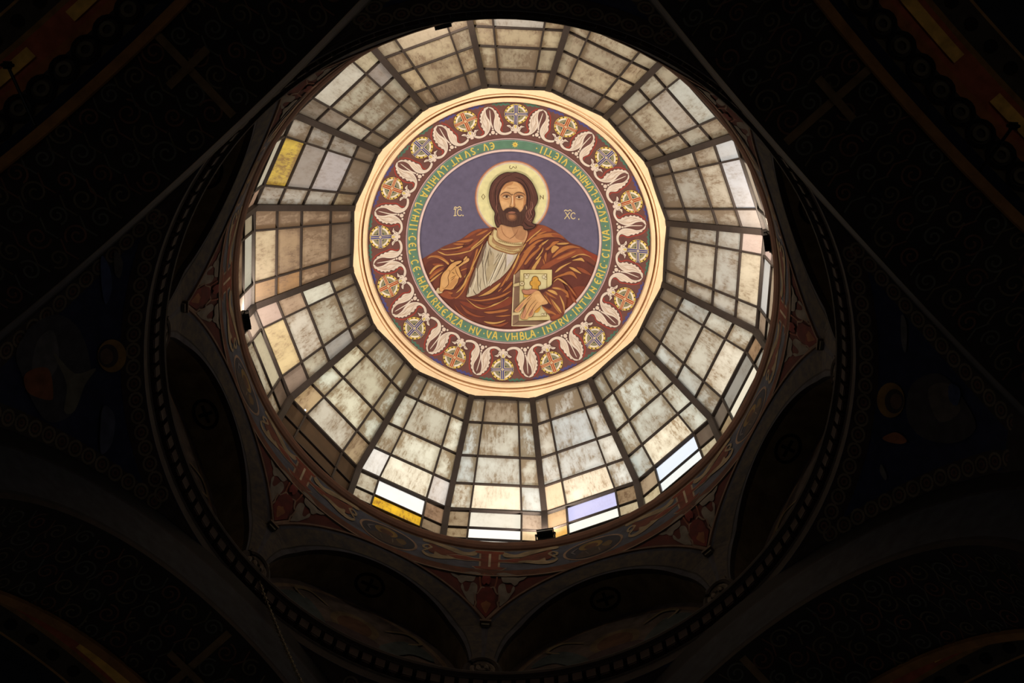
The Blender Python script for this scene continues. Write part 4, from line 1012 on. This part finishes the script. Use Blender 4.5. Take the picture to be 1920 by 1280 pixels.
bay['archivolt'] = mk(mb, 'archivolt', M['archivolt'])
mb = MB(); mb.smooth = True                  # soffit of the niche
mb.strip([wall_pt(s, h, .05) for s, h in inner], [back_pt(s, h) for s, h in inner])
bay['niche_soffit'] = mk(mb, 'niche_soffit', M['niche'])
p = Painter(lambda x, y, o=0.0: back_pt(x, y, o), .35, .003, 0.0)   # painted lunette
p.poly([(s, h) for s, h in inner], (110, 94, 86), False)
p.line([(s * .93, HCN + (h - HCN) * .93) for s, h in inner if h >= HCN][::3], .08, (150, 122, 98), True, False, 2)
p.ell(0, 25.05, .42, .42, (124, 104, 78), 24); p.ell(0, 25.03, .30, .32, (110, 78, 60), 20); p.poly([(-.6, 24.3), (-.4, 24.75), (0, 24.85), (.4, 24.75), (.6, 24.3)], (88, 70, 72))
for s in (-1, 1):
    p.poly([(s * .45, 24.6), (s * .8, 25.1), (s * 1.15, 25.0), (s * 1.35, 24.6), (s * 1.0, 24.7), (s * .7, 24.45)], (84, 92, 92)); p.line([(s * .5, 25.3), (s * .85, 25.45), (s * 1.1, 25.2), (s * .9, 25.05)], .07, (150, 128, 96)); p.poly([(s * .9, 24.25), (s * 1.2, 24.5), (s * 1.5, 24.3), (s * 1.3, 24.05)], (120, 84, 70))
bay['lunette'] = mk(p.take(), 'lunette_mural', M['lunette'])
p = Painter(lambda x, y, o=0.0: wall_pt(x, y, -o), .35, .0015, 0.0)   # red spandrel ground of the bay (both halves)
RDG = (104, 38, 34)
mb = MB()
top = [(s, HB) for s, h in outer]
o_in = [(s, h) for s, h in outer if abs(s) < HW - 1e-6]; o_in = [(-HW, HCN + BO * math.sqrt(1 - (HW / AO) ** 2))] + o_in + [(HW, HCN + BO * math.sqrt(1 - (HW / AO) ** 2))]
mb.strip([wall_pt(s, h) for s, h in o_in], [wall_pt(s, HB + .02) for s, h in o_in], lin(RDG))
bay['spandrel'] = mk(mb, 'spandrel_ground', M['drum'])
mb = MB()                                    # pale rope moulding along the arch
cur = [(s * 1.0, h + .03) for s, h in o_in]
mb.tube([wall_pt(s, h, -.065) for s, h in cur], .032, 6, lin((168, 132, 112)))
bay['rope_moulding'] = mk(mb, 'rope_moulding', M['drum'])
p = Painter(lambda x, y, o=0.0: polar(x / RW, 5.26 + y, HCN + BI - .03 - o), .2, .002, 0.0)   # roundel on the soffit crown
p.ring(0, .27, .25, .20, .06, (30, 24, 22), 28); p.line([(-.16, .27), (.16, .27)], .06, (30, 24, 22), False, False); p.line([(0, .14), (0, .40)], .06, (30, 24, 22), False, False)
bay['roundel'] = mk(p.take(), 'soffit_roundel', M['drum'])
# ornament of the spandrel, traced on the far one
fS = frame(800, 1080, 8.71, on_cyl(5.25))
q0 = fS(955, 800); AS0 = math.atan2(q0.x, q0.y); HS0 = q0.z
def S2(pts, m=False):
    out = []
    for x, y in pts:
        q = fS(x, y); a = (math.atan2(q.x, q.y) - AS0) * RW
        out.append((-a if m else a, q.z - HS0 + 25.19))
    return out
p = Painter(lambda x, y, o=0.0: wall_pt(x, y, -o), .3, .002, .004)
GR = (150, 138, 128)
for m in (False, True):
    p.poly(S2([(320, 175), (430, 200), (600, 190), (740, 180), (865, 218), (790, 240), (745, 312), (680, 322), (600, 312), (540, 335), (490, 312), (455, 272), (380, 240)], m), GR)
    p.poly(S2([(545, 340), (528, 380), (565, 432), (640, 522), (700, 562), (752, 592), (765, 530), (802, 440), (802, 372), (750, 338), (700, 340), (672, 392), (640, 432), (592, 420), (572, 370)], m), GR)
    p.line(S2([(930, 215), (905, 245), (850, 260), (845, 310), (860, 380), (880, 400)], m), .03, (150, 82, 60), True, False)
    p.line(S2([(800, 470), (840, 445), (880, 395), (940, 410)], m), .035, (160, 128, 110), True, False)
    p.line(S2([(770, 470), (775, 540), (795, 560), (770, 610), (955, 765)], m), .035, (160, 128, 110), False, False)
p.poly(S2([(800, 490), (870, 420), (955, 405), (1045, 420), (1110, 490), (1105, 590), (1120, 630), (955, 745), (790, 620), (805, 590)]), (128, 32, 30), False)
p.poly(S2([(870, 592), (930, 570), (955, 556), (985, 572), (1035, 595), (1000, 650), (955, 700), (905, 650)]), (170, 104, 62))
p.poly(S2([(905, 250), (955, 270), (1005, 250), (1030, 330), (990, 380), (955, 360), (915, 380), (880, 330)]), (130, 34, 32))
spo = mk(p.take(), 'spandrel_ornament', M['drum'])
mb = MB()                                   # scroll corbel between the bays
mb.box((0, RW - .09, 23.25), (.20, .14, .10), lin((110, 92, 78)))
ring_pts = [Vector((.27 * math.cos(a), RW - .16 - .04 * math.sin(a), 22.85 + .42 * math.sin(a))) for a in [math.pi * k / 16 for k in range(17)]]
mb.tube(ring_pts, .07, 8, lin((84, 70, 64)))
mb.tube([Vector((.17 * math.cos(a), RW - .22, 22.86 + .22 * math.sin(a))) for a in [2 * math.pi * k / 16 for k in range(16)]], .05, 8, lin((150, 132, 116)), True)
mb.tube([Vector((.07 * math.cos(a), RW - .25, 22.86 + .09 * math.sin(a))) for a in [2 * math.pi * k / 12 for k in range(12)]], .05, 8, lin((170, 150, 130)), True)
mb.add([Vector((x, RW - d, z)) for x, z, d in ((-.22, 23.10, .14), (.22, 23.10, .14), (.24, 22.64, .26), (-.24, 22.64, .26), (-.22, 23.10, -.05), (.22, 23.10, -.05), (.24, 22.64, -.05), (-.24, 22.64, -.05))], [(0, 1, 2, 3), (0, 4, 5, 1), (3, 2, 6, 7), (0, 3, 7, 4), (1, 5, 6, 2)], lin((96, 80, 70)))
crb = mk(mb, 'corbel', M['drum'])
mb = MB(); mb.bar(wall_pt(-.10, 25.07, -.09), wall_pt(.10, 25.07, -.09), .07, .10, (0, 1, 0), lin((150, 120, 96))); mb.bar(wall_pt(-.07, 24.98, -.08), wall_pt(.07, 24.98, -.08), .06, .08, (0, 1, 0), lin((150, 140, 120)))
boss = mk(mb, 'boss', M['drum'])
NAMES8 = ['far_right', 'right_far', 'right_near', 'near_right', 'near_left', 'left_near', 'left_far', 'far_left']
for k in range(8):
    am = A8 + (k + .5) * math.pi / 4
    root = empty('wall_' + NAMES8[k], rz=-am)
    tag(root, 'arched painted bay of the drum, ' + NAMES8[k].replace('_', ' '), kind='structure')
    for nm, me in (('archivolt', bay['archivolt']), ('archivolt_edge', bay['archivolt_edge']), ('niche_soffit', bay['niche_soffit']), ('lunette_mural', bay['lunette']), ('spandrel_ground', bay['spandrel']), ('rope_moulding', bay['rope_moulding']), ('soffit_roundel', bay['roundel'])):
        o = bpy.data.objects.new(nm, me); COL.objects.link(o); o.parent = root
    for nm, me in (('spandrel_ornament', spo), ('corbel', crb), ('boss', boss)):
        o = bpy.data.objects.new(nm, me); COL.objects.link(o); o.parent = root; o.rotation_euler.z = math.pi / 8

# ------------------------------------------------------------------ dentil cornice under the bays
co = lathe('trim_3', [(5.95, 22.62), (5.36, 22.62), (5.10, 22.58), (5.01, 22.54), (5.0, 22.50), (5.01, 22.44), (5.06, 22.42), (5.07, 22.38), (5.22, 22.36), (5.24, 22.05), (5.14, 22.02), (5.12, 21.96), (5.14, 21.92), (5.14, 21.66)], M['cornice'], 144, label='round dentil cornice below the arched bays')
mb = MB(); mb.box((0, 5.15, 22.21), (.075, .085, .13)); mb.box((0, 5.145, 22.065), (.06, .07, .02))
dm = mk(mb, 'dentil', M['dentil'])
for k in range(144):
    o = bpy.data.objects.new('dentil', dm); COL.objects.link(o); o.parent = co; o.rotation_euler.z = -(k + .5) * 2 * math.pi / 144
# running circle ornament on the band below
def guilloche(p, path, r, col=(120, 104, 80), wd=.035):
    """rings along a 2-D path with little hearts between"""
    for (x, y) in path:
        p.ring(x, y, r, r, wd, col, 14); p.ring(x, y, r * .45, r * .45, wd * .9, (110, 60, 44), 8)
# ------------------------------------------------------------------ pendentives with painted angels
DP = 5.03
def sph(rho, az, o=0.0):
    R = SPH_R - o; k = R / SPH_R
    z = math.sqrt(max(SPH_R ** 2 - rho ** 2, 0))
    return Vector((rho * k * math.sin(az), rho * k * math.cos(az), SPH_Z + z * k))
PEN = []
for k, nm in enumerate(('far', 'right', 'near', 'left')):
    if nm in ('near', 'far'): pass
    caz = k * math.pi / 2
    mb = MB(); n = 36; g = []
    for i in range(n + 1):
        d = -math.pi / 4 + (math.pi / 2) * i / n
        rb_ = max(min(DP / math.cos(math.pi / 4 - abs(d)), 7.30), 5.13)
        g.append([sph(5.13 + (rb_ - 5.13) * j / 14, caz + d) for j in range(15)])
    for i in range(n): mb.strip(g[i], g[i + 1], lin((36, 38, 58)))
    mb.smooth = True
    o = mb.build('wall_pendentive_' + nm, M['wallpaint'])
    tag(o, 'dark blue painted pendentive on the %s side' % nm, kind='structure')
    PEN.append(o)
    # borders: ring band, two arch bands, foot band
    p = Painter(lambda x, y, o=0.0, c=caz: sph(y, c + x, o), .2, .002, .006)
    mbb = MB()
    def rim_r(d): return min(DP / math.cos(math.pi / 4 - abs(d)), 7.3)
    lo, hi = [], []
    for i in range(61):
        d = -math.pi / 4 + (math.pi / 2) * i / 60
        if rim_r(d) > 5.16: lo.append(sph(5.14, caz + d, .008)); hi.append(sph(min(5.40, rim_r(d)), caz + d, .008))
    mbb.strip(lo, hi, lin((46, 36, 34)))
    for sg in (-1, 1):
        a1, a2 = [], []
        for i in range(40):
            rho = 5.16 + (7.0 - 5.16) * i / 39
            dm_ = math.pi / 4 - math.acos(min(DP / rho, 1.0))
            a1.append(sph(rho, caz + sg * dm_, .010)); a2.append(sph(rho, caz + sg * max(dm_ - .34 / rho, 0), .010))
        mbb.strip(a1, a2, lin((50, 42, 38)))
    ft = [i / 12 for i in range(13)]
    mbb.strip([sph(6.68, caz + (-.16 + .32 * t), .012) for t in ft], [sph(6.95, caz + (-.16 + .32 * t), .012) for t in ft], lin((50, 42, 38)))
    mbb.build('border_band', M['wallpaint'], o)
    gm = MB()
    def ringlet(c, u, v, r, col, wd):
        A, B = [], []
        for q in range(13):
            a = 2 * math.pi * q / 12
            e = u * math.cos(a) + v * math.sin(a)
            A.append(c + e * (r - wd / 2)); B.append(c + e * (r + wd / 2))
        gm.strip(A, B, col)
    def put(rho, d, r=.105):
        c = sph(rho, caz + d, .016); n_ = (c - Vector((0, 0, SPH_Z))).normalized()
        u = Vector((math.cos(caz + d), -math.sin(caz + d), 0)); v = n_.cross(u)
        ringlet(c, u, v, r, lin((92, 80, 62)), .035); ringlet(c, u, v, r * .42, lin((84, 56, 44)), .03)
    for i in range(64):
        d = -math.pi / 4 + (math.pi / 2) * (i + .5) / 34
        if d < math.pi / 4 and rim_r(d) > 5.4: put(5.26, d)
    for sg in (-1, 1):
        s_ = 0
        rho = 5.36
        while rho < 6.9:
            dm_ = math.pi / 4 - math.acos(DP / rho) - .17 / rho
            put(rho, sg * dm_)
            # step of about 0.25 m along the edge
            r2 = rho
            base_pt = sph(rho, dm_)
            while r2 < 7.2 and (sph(r2, math.pi / 4 - math.acos(DP / r2) - .17 / r2) - base_pt).length < .25: r2 += .005
            rho = r2
    for t in (-.08, -.04, 0, .04, .08): put(6.81, t)
    g_o = gm.build('circle_ornament', M['wallpaint'], o)
# traced figures: angel with halo on the left and on the right
def angel(side, pts):
    p = Painter(on_sphere, 30, .003, .02)
    for kind, col, q in pts:
        if kind == 'p': p.poly(q, col)
        elif kind == 'e': p.ell(*q, col, 24)
        else: p.line(q[0], q[1], col)
    return p.take()
GD, SKN = (124, 94, 50), (92, 68, 52)
left_pts = [('p', (62, 58, 60), [(60, 610), (110, 590), (150, 620), (170, 690), (150, 740), (130, 780), (90, 790), (60, 750), (40, 700), (30, 660)]),
            ('p', (84, 80, 78), [(70, 640), (100, 620), (110, 680), (80, 720), (60, 700)]), ('p', (96, 90, 76), [(100, 660), (140, 700), (180, 690), (160, 720), (140, 770), (120, 770), (125, 720)]),
            ('p', (120, 72, 44), [(48, 700), (90, 690), (100, 740), (90, 750), (52, 735)]),
            ('e', GD, (210, 667, 27, 31)), ('e', (56, 46, 44), (203, 667, 19, 22)), ('e', SKN, (200, 668, 12, 15)),
            ('p', (58, 66, 92), [(190, 480), (205, 500), (210, 540), (198, 570), (190, 530)]), ('p', (70, 70, 84), [(195, 760), (215, 780), (210, 830), (190, 850), (188, 800)]), ('p', (74, 68, 62), [(215, 470), (230, 490), (225, 520), (215, 510)])]
right_pts = [('p', (62, 56, 54), [(1710, 720), (1760, 700), (1800, 740), (1830, 800), (1790, 830), (1730, 820), (1700, 780)]), ('p', (86, 76, 66), [(1740, 730), (1780, 720), (1800, 770), (1760, 790)]),
             ('e', GD, (1670, 750, 26, 33)), ('e', (56, 46, 44), (1677, 752, 18, 23)), ('e', SKN, (1680, 752, 11, 15)),
             ('p', (140, 88, 56), [(1655, 820), (1680, 810), (1700, 825), (1690, 832), (1665, 828)]), ('p', (88, 84, 80), [(1690, 590), (1700, 610), (1698, 660), (1690, 640)]), ('p', (60, 66, 90), [(1780, 720), (1800, 730), (1795, 760), (1780, 750)]), ('p', (96, 92, 84), [(1652, 870), (1662, 890), (1660, 900), (1650, 885)])]
angel('left', left_pts).build('painted_angel', M['wallpaint'], PEN[3])
angel('right', right_pts).build('painted_angel', M['wallpaint'], PEN[1])

# ------------------------------------------------------------------ four great arches and the vaults beyond
RA = 4.0; NA0, NA1 = 5.03, 6.66; RV2 = 6.0
def arch_pt(n, th, r, zc=SPH_Z): return Vector((r * math.cos(th), n, zc + r * math.sin(th)))    # local: +Y outwards
rs = random.Random(5)
def spiral(mb, fn, cu, cv, r, col, wd, turns=1.6, dirn=1, a0=0.0):
    A, B = [], []
    n = 26
    for i in range(n + 1):
        t = i / n; a = a0 + dirn * turns * 2 * math.pi * t; q = r * (1 - .82 * t)
        A.append(fn(cu + math.cos(a) * (q - wd / 2), cv + math.sin(a) * (q - wd / 2))); B.append(fn(cu + math.cos(a) * (q + wd / 2), cv + math.sin(a) * (q + wd / 2)))
    mb.strip(A, B, col)
ORDER = (('far_right', 45), ('near_right', 135), ('near_left', 225), ('far_left', 315))
for nm, deg in ORDER:
    root = empty('wall_arch_' + nm, rz=-R_(deg))
    tag(root, 'great painted arch of the crossing, %s' % nm.replace('_', ' '), kind='structure')
    ths = [math.pi * i / 72 for i in range(73)]
    mb = MB(); mb.smooth = True
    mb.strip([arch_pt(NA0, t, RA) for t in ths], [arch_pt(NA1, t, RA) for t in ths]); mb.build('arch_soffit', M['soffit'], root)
    mb = MB()
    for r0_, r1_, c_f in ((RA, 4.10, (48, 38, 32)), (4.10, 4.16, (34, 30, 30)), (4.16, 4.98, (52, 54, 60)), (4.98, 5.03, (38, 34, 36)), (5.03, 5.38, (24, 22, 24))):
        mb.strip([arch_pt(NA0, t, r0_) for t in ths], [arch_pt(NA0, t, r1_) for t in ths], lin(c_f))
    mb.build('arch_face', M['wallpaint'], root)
    mb = MB(); mb.smooth = True
    for r_, d_ in ((RA - .05, .0),):
        mb.strip([arch_pt(NA1 - .13, t, RA) for t in ths], [arch_pt(NA1 - .11, t, RA - .05) for t in ths]); mb.strip([arch_pt(NA1 - .11, t, RA - .05) for t in ths], [arch_pt(NA1 + .02, t, RA - .05) for t in ths]); mb.strip([arch_pt(NA1 + .02, t, RA - .05) for t in ths], [arch_pt(NA1 + .04, t, RV2) for t in ths])
    mb.build('arch_edge', M['archedge'], root)
    mb = MB()
    fn = lambda u, v: arch_pt(u, v / RA, RA - .012)
    cols = (lin((70, 60, 42)), lin((78, 50, 36)), lin((64, 62, 52)))
    v = .9; row = 0
    while v < RA * math.pi - .9:
        for c in range(4):
            u = NA0 + .24 + c * .355 + (.08 if row % 2 else 0) + rs.uniform(-.03, .03)
            spiral(mb, fn, u, v, rs.uniform(.13, .18), cols[(row + c) % 3], .028, 1.5, 1 if (row + c) % 2 else -1, rs.uniform(0, 6.28))
            L_ = [(u - .17, v + .19), (u, v + .14), (u + .17, v + .21)]
            A = [fn(a, b - .012) for a, b in L_]; B = [fn(a, b + .012) for a, b in L_]
            mb.strip(A, B, cols[(row + c + 1) % 3])
        v += .40; row += 1
    # large gold cross near the crown
    vc = RA * math.pi / 2
    uc = (NA0 + NA1) / 2
    fc = lambda u, v: arch_pt(u, v / RA, RA - .02)
    for (du, dv, wu, wv) in ((0, 0, .72, .055), (.12, 0, .055, .36)):
        pts = [(uc + du - wu, vc + dv - wv), (uc + du + wu, vc + dv - wv), (uc + du + wu, vc + dv + wv), (uc + du - wu, vc + dv + wv)]
        mb.add([fc(*q) for q in pts], [(0, 1, 2, 3)], lin((92, 72, 46)))
    o = mb.build('scroll_ornament', M['wallpaint'], root); o['kind'] = 'stuff'
    # vault beyond: painted stripes
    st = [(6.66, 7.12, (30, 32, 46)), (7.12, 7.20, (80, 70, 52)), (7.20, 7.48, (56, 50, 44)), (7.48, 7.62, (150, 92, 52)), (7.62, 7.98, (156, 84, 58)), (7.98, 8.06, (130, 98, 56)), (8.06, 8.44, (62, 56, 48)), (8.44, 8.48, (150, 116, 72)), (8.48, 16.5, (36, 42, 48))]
    mb = MB(); mb.smooth = True
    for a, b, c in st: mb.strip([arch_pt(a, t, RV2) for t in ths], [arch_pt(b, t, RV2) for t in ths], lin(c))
    vo = mb.build('vault', M['wallpaint'], root)
    mb = MB(); fv = lambda u, v: arch_pt(u, v / RV2, RV2 - .03)
    v = .6
    ks = 0
    while v < RV2 * math.pi - .6:
        a = [2 * math.pi * q / 16 for q in range(17)]
        mb.strip([fv(7.34 + .15 * math.cos(x), v + .17 * math.sin(x)) for x in a], [fv(7.34 + .20 * math.cos(x), v + .22 * math.sin(x)) for x in a], lin((18, 18, 20)))
        mb.strip([fv(7.34 + .06 * math.cos(x), v + .07 * math.sin(x)) for x in a], [fv(7.34 + .11 * math.cos(x), v + .12 * math.sin(x)) for x in a], lin((92, 84, 66)))
        mb.add([fv(8.25 + .09 * math.cos(x), v + .10 * math.sin(x)) for x in a[:-1]], [tuple(range(16))], lin((24, 20, 20)))
        if ks % 7 == 0:
            vv = [v - 1.1 + 2.2 * i / 24 for i in range(25)]
            mb.strip([fv(7.72, x) for x in vv], [fv(7.90, x) for x in vv], lin((214, 168, 84)))
        v += .42; ks += 1
    o = mb.build('vault_ornament', M['wallpaint'], root); o['kind'] = 'stuff'

# ------------------------------------------------------------------ floodlights on the ledge
def floodlight(az, label):
    root = tag(empty('floodlight', polar(az, 5.06, 28.40), -az), label, 'floodlight', 'floodlights around the foot of the dome')
    # local: +Y outwards, tilted so that the lens looks up and inwards
    tm = Matrix.Rotation(R_(-14), 3, 'X')
    mb = MB()
    def bx(c, h): mb.box(tm @ Vector(c) + Vector((0, -.06, .30)), h, m=tm)
    bx((0, 0, 0), (.155, .085, .15)); bx((0, 0, -.16), (.12, .06, .02))
    for x in (-.12, -.06, 0, .06, .12): bx((x, 0, -.175), (.006, .07, .02))
    mb.build('housing', M['black'], root)
    mb = MB(); bx((0, 0, .155), (.17, .10, .012)); mb.build('lens_frame', M['black'], root)
    mb = MB(); bx((0, 0, .169), (.14, .075, .003)); mb.build('lens', M['bulbglass'], root)
    mb = MB()
    for s in (-1, 1):
        mb.box((s * .185, -.05, .17), (.012, .03, .17)); bx((s * .175, 0, 0), (.03, .025, .025))
    mb.box((0, -.05, .012), (.19, .03, .012))
    mb.build('bracket', M['black'], root)
    mb = MB(); mb.tube([(.15, .0, .2), (.22, .05, .12), (.26, .12, .03), (.3, .2, .01)], .012, 6); mb.build('cable', M['black'], root)
    ld = bpy.data.lights.new('flood', 'SPOT'); ld.energy = 1290; ld.color = (1.0, 0.88, 0.69); ld.spot_size = R_(165); ld.spot_blend = 0.9; ld.shadow_soft_size = 0.12
    lo = bpy.data.objects.new('flood_lamp', ld); COL.objects.link(lo)
    q = polar(az, 5.06, 28.40) + Matrix.Rotation(-az, 3, 'Z') @ (tm @ Vector((0, 0, .20)) + Vector((0, -.06, .30)))
    lo.location = q
    aim = Vector((0, 0, 34.0)) - q
    lo.rotation_euler = (-aim).to_track_quat('Z', 'Y').to_euler()
for a, l in ((-79.4, 'black floodlight at the left edge of the dome, beside the browned panes'), (11.5, 'black floodlight at the bottom rim, next to the bluish pane'), (102.4, 'black floodlight at the right edge of the dome'), (-164.0, 'black floodlight peeping over the upper rim, nearest the viewer')):
    floodlight(R_(a), l)

# ------------------------------------------------------------------ chain and iron tie rods
def chain(name, a, b, sag, label, mat, link=.04):
    a, b = Vector(a), Vector(b); n = int((b - a).length / (link * 1.5)); mb = MB(); pts = []
    for i in range(n + 1):
        t = i / n; q = a.lerp(b, t); q.z -= sag * 4 * t * (1 - t); pts.append(q)
    for i in range(n):
        c = (pts[i] + pts[i + 1]) / 2; d = (pts[i + 1] - pts[i]).normalized()
        u = d.cross(Vector((1, 0, 0)) if i % 2 else Vector((0, 1, .2))).normalized()
        mb.tube([c + d * (link * math.cos(x)) + u * (link * .55 * math.sin(x)) for x in [2 * math.pi * k / 8 for k in range(8)]], 0.010, 5, closed=True)
    o = mb.build(name, mat); tag(o, label, 'chain'); return o
def px_at(x, y, z):
    d = ray(x, y); k = z / d.z; return Vector((TX + d.x * k, -TY + d.y * k, z))
chain('hanging_chain', px_at(474, 1058, 22.9), px_at(575, 1300, 19.5), .10, 'thin brass chain slung from a corbel at the lower left', M['chain'])
def rod(a, b, label):
    root = tag(empty('iron_rod', a), label, 'rod')
    mb = MB(); d = Vector(b) - Vector(a); mb.tube([Vector((0, 0, 0)), d * .5, d], .022, 7); mb.build('shaft', M['iron'], root)
    mb = MB(); mb.tube([Vector((.07 * math.cos(x), 0, .07 * math.sin(x))) for x in [2 * math.pi * k / 12 for k in range(12)]], .025, 6, closed=True); mb.box((0, 0, 0), (.05, .05, .03)); mb.build('hook', M['iron'], root)
rod(px_at(14, 122, 20.3), px_at(66, 236, 19.9), 'black iron rod with a hook at the upper left corner')
rod(px_at(1900, 236, 20.3), px_at(1838, 320, 19.9), 'black iron rod with a hook at the upper right edge')
